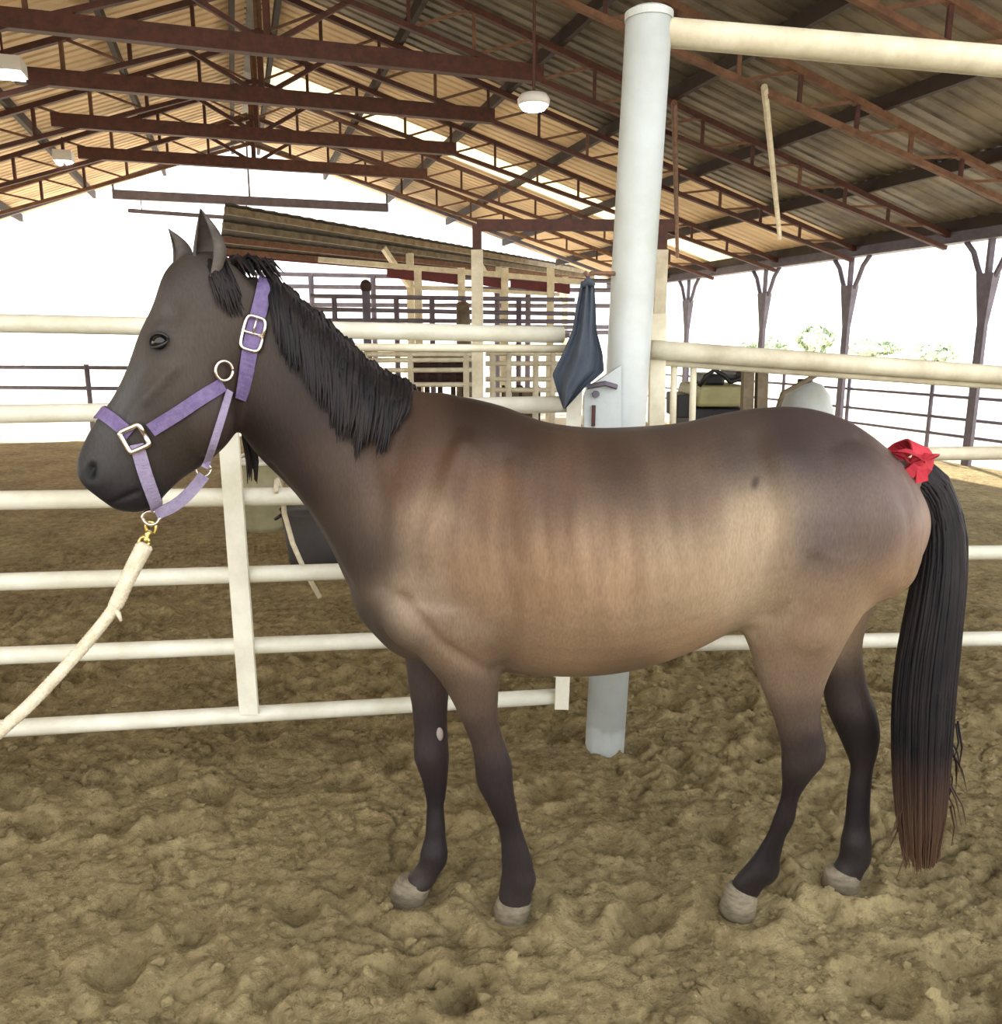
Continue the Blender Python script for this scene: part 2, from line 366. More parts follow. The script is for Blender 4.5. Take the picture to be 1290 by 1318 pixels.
for k, (ax, wd) in enumerate([(5.6, 'first'), (7.85, 'second'), (10.2, 'third'), (12.25, 'fourth'), (14.75, 'fifth'), (17.9, 'sixth')]):
    eave_post(EL - 0.12, ax, 'grey tapered eave post, %s along the right-hand open side' % wd)
    if k in (2, 4, 5): eave_post(LEFT + 0.12, ax, 'grey tapered eave post, %s along the left-hand open side' % wd)

# lamps under the roof
def lamp(px, py, Y, r, label):
    c = at(px, py, Y); e = empty('ceiling_lamp', c); tag(e, label, 'lamp', 'lamps hung under the roof')
    lt = c.dot(PV); top = roof_z(lt) - 0.1
    MB().tube([c + Vector((0, 0, 0.05)), c + Vector((0, 0, 0.035)), c, c - Vector((0, 0, 0.045))], [r * 0.4, r * 0.8, r, r * 0.95], 16).build('housing', M_lampbody, e, True)
    MB().tube([c - Vector((0, 0, 0.045)), c - Vector((0, 0, 0.075))], [r * 0.88, r * 0.7], 16).build('lens', M_lamp, e, True)
    MB().tube([c + Vector((0, 0, 0.04)), Vector((c.x, c.y, max(top, c.z + 0.15)))], 0.012, 6).build('hanger', M_oxide, e)
lamp(687, 128, 7.0, 0.13, 'round white lamp glowing under the grey right-hand roof slope')
def boxlamp(px, py, Y, sx, sz, label):
    c = at(px, py, Y); e = empty('ceiling_lamp', c); tag(e, label, 'lamp', 'lamps hung under the roof')
    lt = c.dot(PV); top = roof_z(lt) - 0.1
    MB().bar(c - PV * sx / 2, c + PV * sx / 2, 0.3, sz).build('housing', M_lampbody, e)
    MB().bar(c - PV * (sx / 2 - 0.02) - Vector((0, 0, sz / 2 + 0.01)), c + PV * (sx / 2 - 0.02) - Vector((0, 0, sz / 2 + 0.01)), 0.26, 0.03).build('lens', M_lamp, e)
    MB().tube([c + Vector((0, 0, sz / 2)), Vector((c.x, c.y, max(top, c.z + 0.15)))], 0.012, 6).build('hanger', M_oxide, e)
boxlamp(5, 85, 8.5, 0.34, 0.13, 'white box lamp hung under the left slope, the nearer of two')
boxlamp(82, 202, 12.5, 0.24, 0.14, 'small white box lamp hung under the left slope, the farther of two')
# pale brace rod on the right slope and the brown hanger beside the white post: from the roof down to the eave beam or a truss
def on_roof(px, py, drop):
    Y = 3.0
    while Y < 18:
        q = at(px, py, Y)
        if q.z > roof_z(q.dot(PV)) - drop: break
        Y += 0.01
    return q
def on_eave(px, py):
    Y = 3.0
    while at(px, py, Y).dot(PV) < EL - 0.12 and Y < 30: Y += 0.01
    return at(px, py, Y)
for p0, p1, m_, nm, lb in ((on_roof(984, 112, 0.5), on_roof(1004, 306, 0.42), M_cream, 'brace_rod', 'pale cream brace rod under the right-hand roof slope, lashed beneath the trusses'), (on_roof(868, 132, 0.5), on_roof(872, 330, 0.42), M_rust, 'brace_rod', 'rusty brown brace rod beneath the trusses, beside the white post')):
    mb = MB(); mb.tube([p0, p1], 0.030, 8); o = mb.build(nm, m_); tag(o, lb, 'rod', 'brace rods under the roof')

# the horse's side-view tables: top edge, under edge, half width
TRUNK = [
    ((-0.374,2.000,0.970), (-0.378,2.000,0.857), 0.050),
    ((-0.352,2.000,1.100), (-0.362,2.000,0.811), 0.090),
    ((-0.313,2.000,1.227), (-0.327,2.000,0.768), 0.135),
    ((-0.252,2.000,1.336), (-0.268,2.000,0.713), 0.185),
    ((-0.176,2.000,1.379), (-0.188,2.000,0.687), 0.215),
    ((-0.085,2.000,1.368), (-0.091,2.000,0.677), 0.235),
    ((0.009,2.000,1.345), (0.010,2.000,0.670), 0.250),
    ((0.105,2.000,1.309), (0.112,2.000,0.664), 0.268),
    ((0.219,2.000,1.294), (0.233,2.000,0.666), 0.278),
    ((0.333,2.000,1.296), (0.354,2.000,0.687), 0.280),
    ((0.447,2.000,1.306), (0.473,2.000,0.732), 0.275),
    ((0.541,2.000,1.327), (0.571,2.000,0.781), 0.260),
    ((0.635,2.000,1.342), (0.671,2.000,0.794), 0.250),
    ((0.730,2.000,1.344), (0.771,2.000,0.794), 0.250),
    ((0.826,2.000,1.321), (0.869,2.000,0.815), 0.235),
    ((0.906,2.000,1.275), (0.944,2.000,0.867), 0.200),
    ((0.973,2.000,1.217), (1.002,2.000,0.923), 0.155),
    ((1.022,2.000,1.155), (1.039,2.000,0.992), 0.095),
    ((1.044,2.000,1.110), (1.052,2.000,1.030), 0.050)]
NECK = [
    ((-0.592,2.000,1.657), (-0.653,2.000,1.304), 0.062),
    ((-0.539,2.000,1.633), (-0.597,2.000,1.221), 0.072),
    ((-0.454,2.000,1.557), (-0.504,2.000,1.120), 0.085),
    ((-0.356,2.000,1.466), (-0.432,2.000,1.000), 0.105),
    ((-0.264,2.000,1.403), (-0.383,2.000,0.888), 0.140),
    ((-0.161,2.000,1.377), (-0.321,2.000,0.783), 0.180)]
HEAD = [
    ((-0.647,1.971,1.707), (-0.557,2.008,1.581), 0.045),
    ((-0.718,1.943,1.697), (-0.578,1.999,1.499), 0.078),
    ((-0.763,1.924,1.658), (-0.600,1.990,1.408), 0.093),
    ((-0.793,1.912,1.582), (-0.627,1.980,1.315), 0.098),
    ((-0.826,1.899,1.513), (-0.662,1.965,1.256), 0.094),
    ((-0.855,1.887,1.439), (-0.711,1.946,1.212), 0.080),
    ((-0.888,1.874,1.375), (-0.760,1.926,1.179), 0.064),
    ((-0.926,1.858,1.321), (-0.799,1.910,1.141), 0.054),
    ((-0.953,1.848,1.271), (-0.819,1.902,1.116), 0.053),
    ((-0.968,1.842,1.227), (-0.854,1.888,1.104), 0.050),
    ((-0.963,1.844,1.188), (-0.900,1.869,1.113), 0.036)]
LEG_FRONT_NEAR = [
    ((-0.242,1.870,0.898), (0.009,1.870,0.898), 0.098),
    ((-0.235,1.876,0.828), (0.013,1.876,0.828), 0.097),
    ((-0.200,1.883,0.751), (0.006,1.883,0.751), 0.080),
    ((-0.157,1.888,0.692), (-0.002,1.888,0.692), 0.061),
    ((-0.124,1.893,0.628), (-0.006,1.893,0.628), 0.046),
    ((-0.098,1.899,0.563), (-0.004,1.899,0.563), 0.037),
    ((-0.077,1.904,0.501), (0.012,1.904,0.501), 0.035),
    ((-0.066,1.908,0.442), (0.030,1.908,0.442), 0.037),
    ((-0.050,1.913,0.383), (0.032,1.913,0.383), 0.032),
    ((-0.032,1.918,0.313), (0.044,1.918,0.313), 0.030),
    ((-0.016,1.924,0.242), (0.059,1.924,0.242), 0.029),
    ((-0.002,1.927,0.190), (0.074,1.927,0.190), 0.030),
    ((0.000,1.931,0.146), (0.085,1.931,0.146), 0.033),
    ((0.002,1.934,0.107), (0.081,1.934,0.107), 0.031),
    ((-0.006,1.936,0.067), (0.083,1.936,0.067), 0.035),
    ((-0.008,1.940,0.017), (0.086,1.940,0.017), 0.037)]
LEG_FRONT_FAR = [
    ((-0.294,2.110,0.821), (-0.094,2.110,0.821), 0.080),
    ((-0.280,2.101,0.747), (-0.103,2.101,0.747), 0.071),
    ((-0.264,2.091,0.673), (-0.116,2.091,0.673), 0.059),
    ((-0.254,2.080,0.587), (-0.138,2.080,0.587), 0.047),
    ((-0.244,2.072,0.519), (-0.144,2.072,0.519), 0.040),
    ((-0.238,2.063,0.447), (-0.145,2.063,0.447), 0.037),
    ((-0.230,2.055,0.382), (-0.143,2.055,0.382), 0.035),
    ((-0.218,2.047,0.316), (-0.145,2.047,0.316), 0.029),
    ((-0.212,2.037,0.240), (-0.150,2.037,0.240), 0.025),
    ((-0.211,2.029,0.173), (-0.151,2.029,0.173), 0.024),
    ((-0.220,2.023,0.118), (-0.153,2.023,0.118), 0.027),
    ((-0.231,2.018,0.080), (-0.155,2.018,0.080), 0.030),
    ((-0.251,2.015,0.053), (-0.171,2.015,0.053), 0.032),
    ((-0.272,2.012,0.033), (-0.179,2.012,0.033), 0.037),
    ((-0.288,2.010,0.013), (-0.193,2.010,0.013), 0.038)]
LEG_HIND_NEAR = [
    ((0.556,1.860,1.035), (0.921,1.860,1.035), 0.113),
    ((0.561,1.870,0.937), (0.899,1.870,0.937), 0.105),
    ((0.578,1.880,0.836), (0.856,1.880,0.836), 0.086),
    ((0.612,1.888,0.753), (0.825,1.888,0.753), 0.066),
    ((0.642,1.896,0.668), (0.804,1.896,0.668), 0.050),
    ((0.677,1.903,0.592), (0.802,1.903,0.592), 0.039),
    ((0.701,1.909,0.526), (0.817,1.909,0.526), 0.036),
    ((0.716,1.913,0.474), (0.819,1.913,0.474), 0.032),
    ((0.724,1.918,0.413), (0.802,1.918,0.413), 0.024),
    ((0.724,1.924,0.350), (0.789,1.924,0.350), 0.020),
    ((0.713,1.930,0.279), (0.776,1.930,0.279), 0.020),
    ((0.696,1.935,0.217), (0.760,1.935,0.217), 0.020),
    ((0.673,1.940,0.158), (0.747,1.940,0.158), 0.023),
    ((0.647,1.943,0.114), (0.743,1.943,0.114), 0.030),
    ((0.623,1.946,0.079), (0.711,1.946,0.079), 0.027),
    ((0.619,1.948,0.056), (0.703,1.948,0.056), 0.026),
    ((0.612,1.950,0.028), (0.697,1.950,0.028), 0.026)]
LEG_HIND_FAR = [
    ((0.742,2.130,0.968), (1.055,2.130,0.968), 0.110),
    ((0.769,2.122,0.839), (1.022,2.122,0.839), 0.088),
    ((0.839,2.113,0.709), (0.988,2.113,0.709), 0.052),
    ((0.879,2.106,0.599), (1.003,2.106,0.599), 0.043),
    ((0.902,2.101,0.505), (1.035,2.101,0.505), 0.047),
    ((0.931,2.097,0.442), (1.054,2.097,0.442), 0.043),
    ((0.956,2.093,0.385), (1.052,2.093,0.385), 0.033),
    ((0.971,2.089,0.323), (1.043,2.089,0.323), 0.025),
    ((0.974,2.085,0.246), (1.041,2.085,0.246), 0.024),
    ((0.972,2.080,0.165), (1.045,2.080,0.165), 0.025),
    ((0.969,2.077,0.106), (1.051,2.077,0.106), 0.029),
    ((0.963,2.074,0.058), (1.056,2.074,0.058), 0.033),
    ((0.945,2.072,0.027), (1.040,2.072,0.027), 0.033),
    ((0.930,2.071,0.012), (1.033,2.071,0.012), 0.036),
    ((0.927,2.070,-0.007), (1.029,2.070,-0.007), 0.036)]
HOOF_FRONT_NEAR = ((-0.010,1.940,0.029), (0.086,1.940,0.022), (-0.025,1.940,-0.021), (0.082,1.940,-0.028), 0.046)
HOOF_FRONT_FAR = ((-0.291,2.010,0.035), (-0.193,2.010,0.013), (-0.317,2.010,-0.024), (-0.202,2.010,-0.032), 0.046)
HOOF_HIND_NEAR = ((0.605,1.945,0.058), (0.695,1.945,0.027), (0.592,1.945,-0.011), (0.690,1.945,-0.025), 0.044)
HOOF_HIND_FAR = ((0.923,2.065,0.024), (1.026,2.065,0.002), (0.917,2.065,-0.018), (1.025,2.065,-0.033), 0.044)
HEAD_PT = {'eye': (-0.783,1.916,1.499), 'nostril': (-0.949,1.849,1.208), 'mouth_a': (-0.932,1.856,1.129), 'mouth_b': (-0.853,1.888,1.163), 'near_ear_tip': (-0.686,1.956,1.788), 'near_ear_front': (-0.715,1.944,1.677), 'near_ear_back': (-0.651,1.969,1.662), 'far_ear_tip': (-0.749,1.930,1.756), 'far_ear_front': (-0.756,1.927,1.675), 'far_ear_back': (-0.714,1.944,1.682), 'poll': (-0.624,1.980,1.685), 'eye_socket': (-0.784,1.916,1.526), 'cheek': (-0.706,1.947,1.355), 'forelock': (-0.685,1.956,1.683)}
HEAD_N = (-0.375,0.927,0.000); HEAD_D = (-0.927,-0.375,0.000)
HALTER = {'crown_top': (-0.566,2.004,1.622), 'crown_mid': (-0.598,1.991,1.517), 'crown_low': (-0.633,1.977,1.381), 'ring': (-0.667,1.963,1.436), 'ringlow': (-0.658,1.967,1.390), 'cheek_a': (-0.669,1.962,1.405), 'cheek_b': (-0.824,1.900,1.299), 'sq': (-0.846,1.891,1.287), 'nose_top': (-0.914,1.863,1.337), 'chin': (-0.822,1.900,1.111), 'throat_a': (-0.659,1.966,1.381), 'throat_b': (-0.716,1.943,1.197), 'jaw': (-0.737,1.935,1.185)}
COAT_AND_SHEEN = [(-1.03,1.18,30,28,36), (-0.96,1.12,27,26,36), (-0.88,1.12,42,38,42), (-0.96,1.28,66,62,60), (-0.88,1.41,92,90,88), (-0.81,1.61,92,88,84), (-0.92,1.35,84,82,82), (-0.77,1.29,62,54,46), (-0.72,1.44,84,74,66), (-0.76,1.67,62,56,52), (-0.66,1.57,76,66,58), (-0.65,1.33,66,52,46), (-0.56,1.28,36,26,26), (-0.59,1.43,68,54,46), (-0.46,1.35,60,46,40), (-0.47,1.16,52,40,36), (-0.38,1.20,82,66,56), (-0.32,1.00,70,58,50), (-0.40,1.00,58,46,42), (-0.33,0.81,66,56,48), (-0.24,1.28,72,54,42), (-0.16,1.12,150,126,102), (-0.21,0.92,152,132,110), (-0.05,1.00,140,112,84), (-0.09,0.79,128,106,84), (-0.07,1.32,46,31,23), (0.01,1.30,58,42,32), (-0.22,1.20,92,66,48), (-0.09,1.20,96,70,50), (0.07,1.28,66,48,36), (-0.01,1.16,118,88,60), (0.11,1.20,94,72,54), (0.11,1.00,142,112,82), (0.26,1.24,74,56,44), (0.23,1.00,152,124,94), (0.15,0.79,140,114,86), (0.31,0.73,122,98,76), (0.41,1.20,104,84,66), (0.41,1.27,74,58,50), (0.42,1.00,160,136,106), (0.43,0.81,158,130,98), (0.57,1.10,168,146,116), (0.56,0.92,168,146,118), (0.53,1.26,76,62,54), (0.68,1.28,66,53,50), (0.79,1.28,78,64,60), (0.71,1.08,98,84,79), (0.83,1.10,104,88,80), (0.92,1.16,112,92,86), (1.00,1.08,146,120,104), (0.92,0.96,150,122,94), (0.74,0.88,134,110,86), (0.87,0.86,168,140,108), (0.72,0.71,126,106,86), (0.84,0.71,150,126,100), (0.76,0.60,92,76,66), (0.79,0.51,52,42,42), (0.78,0.35,38,30,32), (0.73,0.17,36,29,30), (0.91,0.58,62,51,48), (0.96,0.45,40,33,35), (0.97,0.22,38,30,33), (-0.11,0.64,100,82,68), (-0.07,0.53,74,60,54), (-0.03,0.42,52,42,44), (-0.01,0.29,46,37,38), (0.03,0.15,54,45,46), (0.04,0.02,62,54,50), (-0.19,0.64,66,54,52), (-0.19,0.49,54,44,46), (-0.18,0.26,42,33,36), (-0.19,0.12,44,36,38), (-0.23,0.05,62,54,48), (0.68,0.04,48,40,38), (0.95,0.09,52,44,42)]  # coat colours; face-front greys and pale barrel include painted sheen
CREST = [(-0.549,2.000,1.650), (-0.515,2.000,1.622), (-0.480,2.000,1.590), (-0.444,2.000,1.565), (-0.409,2.000,1.536), (-0.373,2.000,1.498), (-0.337,2.000,1.463), (-0.300,2.000,1.435), (-0.263,2.000,1.411), (-0.226,2.000,1.392)]
MANE_TIP = [(-0.514,1.880,1.499), (-0.481,1.880,1.448), (-0.448,1.880,1.413), (-0.417,1.880,1.378), (-0.393,1.880,1.333), (-0.367,1.880,1.298), (-0.332,1.880,1.280), (-0.300,1.880,1.271), (-0.265,1.880,1.289), (-0.238,1.880,1.316)]
TAIL = [((0.990,2.000,1.202),(0.975,2.000,1.155)), ((1.046,2.000,1.217),(1.027,2.000,1.143)), ((1.101,2.000,1.175),(1.053,2.000,1.080)), ((1.144,2.000,1.100),(1.063,2.000,1.020)), ((1.167,2.000,1.020),(1.060,2.000,0.939)), ((1.177,2.000,0.919),(1.049,2.000,0.815)), ((1.179,2.000,0.794),(1.038,2.000,0.687)), ((1.182,2.000,0.666),(1.038,2.000,0.557)), ((1.188,2.000,0.535),(1.050,2.000,0.423)), ((1.195,2.000,0.401),(1.067,2.000,0.286)), ((1.202,2.000,0.263),(1.089,2.000,0.169)), ((1.201,2.000,0.121),(1.116,2.000,0.073))]
RIBBON = [(0.919,1.970,1.256), (0.970,1.970,1.260), (1.021,1.970,1.241), (1.014,1.970,1.203), (0.973,1.970,1.191), (0.955,1.970,1.222)]
COAT_GAIN = 0.86

# ------------------------------------------------------------------ tall white pipe frame beside the horse
PYV = 2.86
pf = empty('corral_post', (at(775, 968, PYV).x, PYV, 0)); tag(pf, 'tall white steel post with a white crossbar, standing behind the horse', 'post')
p_lo = at(777, 955, PYV); p_hi = at(836, 6, PYV + 0.0); p_lo.z = -0.15; p_hi.z = 2.50
MB().tube([p_lo, p_hi], [0.074, 0.074], 28).build('post', M_post, pf, True)
MB().tube([p_hi - Vector((0, 0, 0.002)), p_hi + Vector((0, 0, 0.02)), p_hi + Vector((0, 0, 0.03))], [0.077, 0.077, 0.06], 28).build('post_cap', M_post, pf)
c0 = at(862, 42, PYV); c1 = at(1300, 80, PYV - 0.15); c2 = c0 + (c1 - c0) * 1.5
MB().tube([p_hi + (c0 - p_hi) * 0.2, c0, c1, c2], 0.043, 18).build('crossbar', M_cream, pf, True)
MB().tube([c2 + Vector((0, 0, 0.05)), Vector((c2.x, c2.y, -0.1))], 0.074, 20).build('far_post', M_post, pf, True)
# hinge plate on the left of the post
mb = MB()
pl = [(800, 470), (756, 500), (752, 512), (752, 552), (800, 556)]
Vf = [at(x, y, PYV - 0.09) for x, y in pl]; Vb = [v + Vector((0, 0.05, 0)) for v in Vf]
mb.add(Vf + Vb, [(0, 1, 2, 3, 4), (9, 8, 7, 6, 5)] + [(i, i + 5, (i + 1) % 5 + 5, (i + 1) % 5) for i in range(5)])
hp_ = mb.build('hinge_plate', M_post, pf)
b0 = at(767, 507, PYV - 0.09); MB().tube([b0 + Vector((0, 0.0, 0)), b0 + Vector((0, -0.012, 0))], 0.012, 10).build('bolt', M_greysteel, hp_)
b1 = at(764, 533, PYV - 0.09); MB().bar(b1 + Vector((0, -0.004, 0.03)), b1 + Vector((0, -0.004, -0.04)), 0.012, 0.012).build('latch_slot', M_oxide, hp_)
b2 = at(767, 498, PYV - 0.1); MB().tube([b2 + Vector((-0.03, 0, 0)), b2 + Vector((0.03, -0.012, 0.012)), b2 + Vector((0.07, 0, 0.0))], 0.009, 6).build('hinge_pin', M_greysteel, hp_)

# dark cloth hung from a hook by the post
hk0 = at(797, 352, PYV); hk1 = at(757, 356, PYV - 0.16)
hook = MB().tube([hk0 + Vector((0.03, 0, 0)), hk0, hk1 + Vector((0.01, 0, 0.01)), hk1, hk1 + Vector((-0.012, 0, 0.015))], 0.007, 8).build('hook', M_rust, pf, True)
M_cloth = mat('dark_blue_grey_cloth', (70, 78, 90), 0.85, rgb2=(58, 66, 78), scale=9, bump=0.3, bscale=90)
def cloth():
    lp = [(748, 362), (741, 398), (737, 425), (724, 455), (711, 482), (716, 500), (725, 526)]
    rp = [(765, 362), (767, 395), (768, 425), (776, 455), (778, 478), (752, 500), (728, 526)]
    nr, nc = 36, 21; V = []
    for side in (0, 1):
        for i in range(nr):
            t = i / (nr - 1) * 6; k = min(5, int(t)); f = t - k
            l = [lp[k][j] + (lp[k + 1][j] - lp[k][j]) * f for j in (0, 1)]; r = [rp[k][j] + (rp[k + 1][j] - rp[k][j]) * f for j in (0, 1)]
            for j in range(nc):
                u = j / (nc - 1); tt = i / (nr - 1)
                fold = 0.020 * math.sin(u * 9.0 + 1.2 * tt) * min(1, 0.35 + tt) + 0.012 * math.sin(u * 19 + 2 + 3 * tt)
                V.append(at(l[0] + (r[0] - l[0]) * u, l[1] + (r[1] - l[1]) * u, PYV - 0.17 + fold + side * 0.006 - 0.05 * math.sin(math.pi * u) * tt))
    Fc = []; off = nr * nc
    for i in range(nr - 1):
        for j in range(nc - 1):
            a = i * nc + j; Fc.append((a, a + 1, a + nc + 1, a + nc)); Fc.append((off + a, off + a + nc, off + a + nc + 1, off + a + 1))
    for i in range(nr - 1):
        for j in (0, nc - 1):
            a = i * nc + j; q = (a, a + nc, a + nc + off, a + off); Fc.append(q if j == 0 else q[::-1])
    return V, Fc
V, Fc = cloth(); cl_ = mesh_obj('hanging_cloth', V, Fc, M_cloth, None, True); tag(cl_, 'dark blue-grey cloth hanging by its corner on the left of the white post', 'cloth')
k0 = at(757, 362, PYV - 0.17); MB().tube([k0 + Vector((-0.018, 0, -0.012)), k0 + Vector((0, -0.012, 0.0)), k0 + Vector((0.018, 0, -0.012))], [0.008, 0.016, 0.008], 8).build('knot', M_cloth, cl_, True)

# ------------------------------------------------------------------ pipe gate on the left of the post
GA = Vector((at(0, 660, 2.45).x, 2.45, 0)); GB = Vector((at(722, 660, 2.79).x, 2.79, 0)); gd = (GB - GA).normalized()
GATE0 = GA - gd * 0.55
gate = empty('pipe_gate', ((GA + GB) / 2)); tag(gate, 'white six-rail pipe gate behind the horse, left of the tall post', 'gate')
def gp(u, z): return Vector((GA.x + (GB.x - GA.x) * u, GA.y + (GB.y - GA.y) * u, z))
def gz_at(px, py, u):                                             # height of the gate's plane at a sight line
    d = at(px, py, 1.0) - Vector((0, 0, EYE)); nrm = Vector((-gd.y, gd.x, 0)); k = GA.dot(nrm) / d.dot(nrm); return (Vector((0, 0, EYE)) + d * k)
RAILS = [((0, 416), (725, 431), 0.027), ((0, 533), (738, 520), 0.028), ((0, 644), (722, 634), 0.030), ((0, 749), (722, 727), 0.028), ((0, 844), (722, 815), 0.028), ((0, 938), (722, 896), 0.028)]
for l, r, rad in RAILS:
    a, b = gz_at(l[0], l[1], 0), gz_at(r[0], r[1], 1); a2 = a - (b - a) * 0.3
    MB().tube([a2, b], rad, 14).build('rail', M_white, gate, True)
a, b = gz_at(440, 447, 0), gz_at(735, 449, 1); MB().tube([a - (b - a) * 0.42, b], 0.013, 10).build('brace_rail', M_cream, gate, True)
for tp, bt, wd in (((289, 422), (325, 913), 0.062), ((742, 428), (722, 907), 0.05)):
    a, b = gz_at(*tp, 0), gz_at(*bt, 0)
    MB().bar(a - Vector((0, 0.034, 0)), b - Vector((0, 0.034, 0)), wd, 0.016, up=(0, 1, 0)).build('stile', M_white, gate)
a = gz_at(0, 416, 0) - gd * 0.5; MB().bar(Vector((a.x, a.y, 1.54)), Vector((a.x, a.y, 0.2)), 0.06, 0.03, up=(0, 1, 0)).build('stile', M_white, gate)
a = gz_at(712, 862, 0); b = gz_at(762, 860, 0); MB().bar(a - Vector((0, 0.03, 0)), b - Vector((0, 0.03, 0)), 0.02, 0.022).build('hinge_arm', M_white, gate)

# ------------------------------------------------------------------ fence on the right of the post
fe = empty('pipe_fence', (1.3, 3.0, 0)); tag(fe, 'white four-rail pipe fence running off to the right behind the horse', 'fence')
def fr(l, r, Y0, Y1, rad, m_=M_cream, nm='rail'):
    a, b = at(*l, Y0), at(*r, Y1); MB().tube([a, b, b + (b - a) * 0.35], rad, 14).build(nm, m_, fe, True)
fr((838, 450), (1290, 483), 2.95, 3.05, 0.034); fr((838, 465), (1290, 497), 2.98, 3.08, 0.014)
fr((841, 588), (1290, 583), 2.95, 3.05, 0.026); fr((838, 716), (1290, 711), 2.95, 3.05, 0.028, M_white); fr((838, 829), (1290, 822), 2.95, 3.05, 0.029, M_white)
a, b = at(847, 404, 2.98), at(840, 838, 2.96)
MB().bar(a, b, 0.055, 0.04, up=(0, 1, 0)).build('fence_post', M_cream, fe)
a = at(838, 450, 2.95); d_ = (at(1290, 483, 3.05) - a) * 1.33; q = a + d_
MB().tube([q + Vector((0, 0, 0.1)), Vector((q.x, q.y, -0.1))], 0.04, 14).build('fence_post', M_cream, fe, True)
for px in (868, 893):
    a, b = at(px, 466, 3.0), at(px - 3, 590, 3.0); MB().tube([a, b], 0.012, 8).build('picket', M_cream, fe, True)

# ------------------------------------------------------------------ behind the gate: barrel, tub, lead line
M_tan = mat('olive_tan_plastic', (150, 144, 112), 0.5, rgb2=(132, 126, 96), scale=6)
M_pale = mat('pale_plastic_rim', (208, 204, 190), 0.5)
M_rub = mat('black_rubber', (40, 36, 34), 0.7, rgb2=(52, 46, 42), scale=8)
def ground_at(px, py):
    d = at(px, py, 1.0) - Vector((0, 0, EYE)); return Vector((0, 0, EYE)) + d * (EYE / -d.z)
g = ground_at(340, 679); s = g.y / FPX
bk = empty('feed_barrel', (g.x, g.y, 0)); tag(bk, 'olive-tan plastic barrel with a pale rim, seen between the horse\'s jaw and neck', 'barrel')
hb = (679 - 588) * s * 1.0
MB().tube([(g.x, g.y, z) for z in (-0.02, 0.03, hb * 0.3, hb * 0.32, hb * 0.65, hb * 0.67, hb * 0.95)], [24 * s, 26 * s, 27 * s, 28 * s, 28 * s, 27 * s, 25 * s], 20).build('body', M_tan, bk, True)
MB().tube([(g.x, g.y, hb * 0.94), (g.x, g.y, hb)], 27 * s, 20).build('rim', M_pale, bk, True)
MB().tube([Vector((g.x, g.y, hb)) + Vector((28 * s * math.cos(t), -0.02 - 0.05 * math.sin(t), 0.10 * math.sin(t) - 0.03)) for t in np.linspace(0, math.pi, 12)], 0.010, 6).build('handle', M_pale, bk, True)
g = ground_at(408, 722); s = g.y / FPX
tb = empty('rubber_tub', (g.x, g.y, 0)); tag(tb, 'black rubber tub standing on the dirt behind the gate, under the horse\'s neck', 'tub')
MB().tube([(g.x, g.y, -0.02), (g.x, g.y, 0.05), (g.x, g.y, 0.36), (g.x, g.y, 0.38), (g.x, g.y, 0.34), (g.x, g.y, 0.1)], [34 * s, 36 * s, 43 * s, 45 * s, 40 * s, 34 * s], 20).build('body', M_rub, tb, True)
for sx in (-1, 1):
    MB().tube([Vector((g.x + sx * 43 * s, g.y - 0.05, 0.33)), Vector((g.x + sx * 52 * s, g.y, 0.30)), Vector((g.x + sx * 43 * s, g.y + 0.05, 0.33))], 0.012, 6).build('handle', M_rub, tb, True)
M_rope = mat('cream_rope', (222, 212, 188), 0.8, rgb2=(196, 184, 156), scale=40, bump=0.4, bscale=120)
pts = [gz_at(360, 640, 0) + Vector((0, 0.04, 0.0)), gz_at(361, 665, 0) + Vector((0, 0.05, 0)), gz_at(371, 705, 0) + Vector((0, 0.06, 0)), gz_at(385, 740, 0) + Vector((0, 0.07, 0)), gz_at(405, 778, 0) + Vector((0, 0.08, 0))]
o = MB().tube([gz_at(359, 631, 0) + Vector((0, -0.036, 0)), gz_at(357, 626, 0) + Vector((0, 0.0, 0.022))] + pts, 0.0085, 8).build('dangling_line', M_rope, None, True); tag(o, 'thin tan cord dangling from a gate rail below the horse\'s throat', 'cord')

# ------------------------------------------------------------------ red-topped gate frame further back
rf = empty('gate_frame', at(612, 505, 7.0) * 1.0); tag(rf, 'cream post and frame with a dark red top bar, beyond the horse\'s back', 'frame')
Y = 7.0; a = at(614, 290, Y); b = at(868, 290, Y)
MB().bar(a, b, 0.07, 0.085).build('top_bar', M_oxide, rf)
for px, nm in ((614, 0), (853, 0)):
    q = at(px, 290, Y); k = at(px, 322, Y).z
    MB().bar((q.x, Y, q.z), (q.x, Y, k), 0.075).build('upper_post', M_oxide, rf); MB().bar((q.x, Y, k), (q.x, Y, -0.1), 0.095).build('post', M_cream, rf)

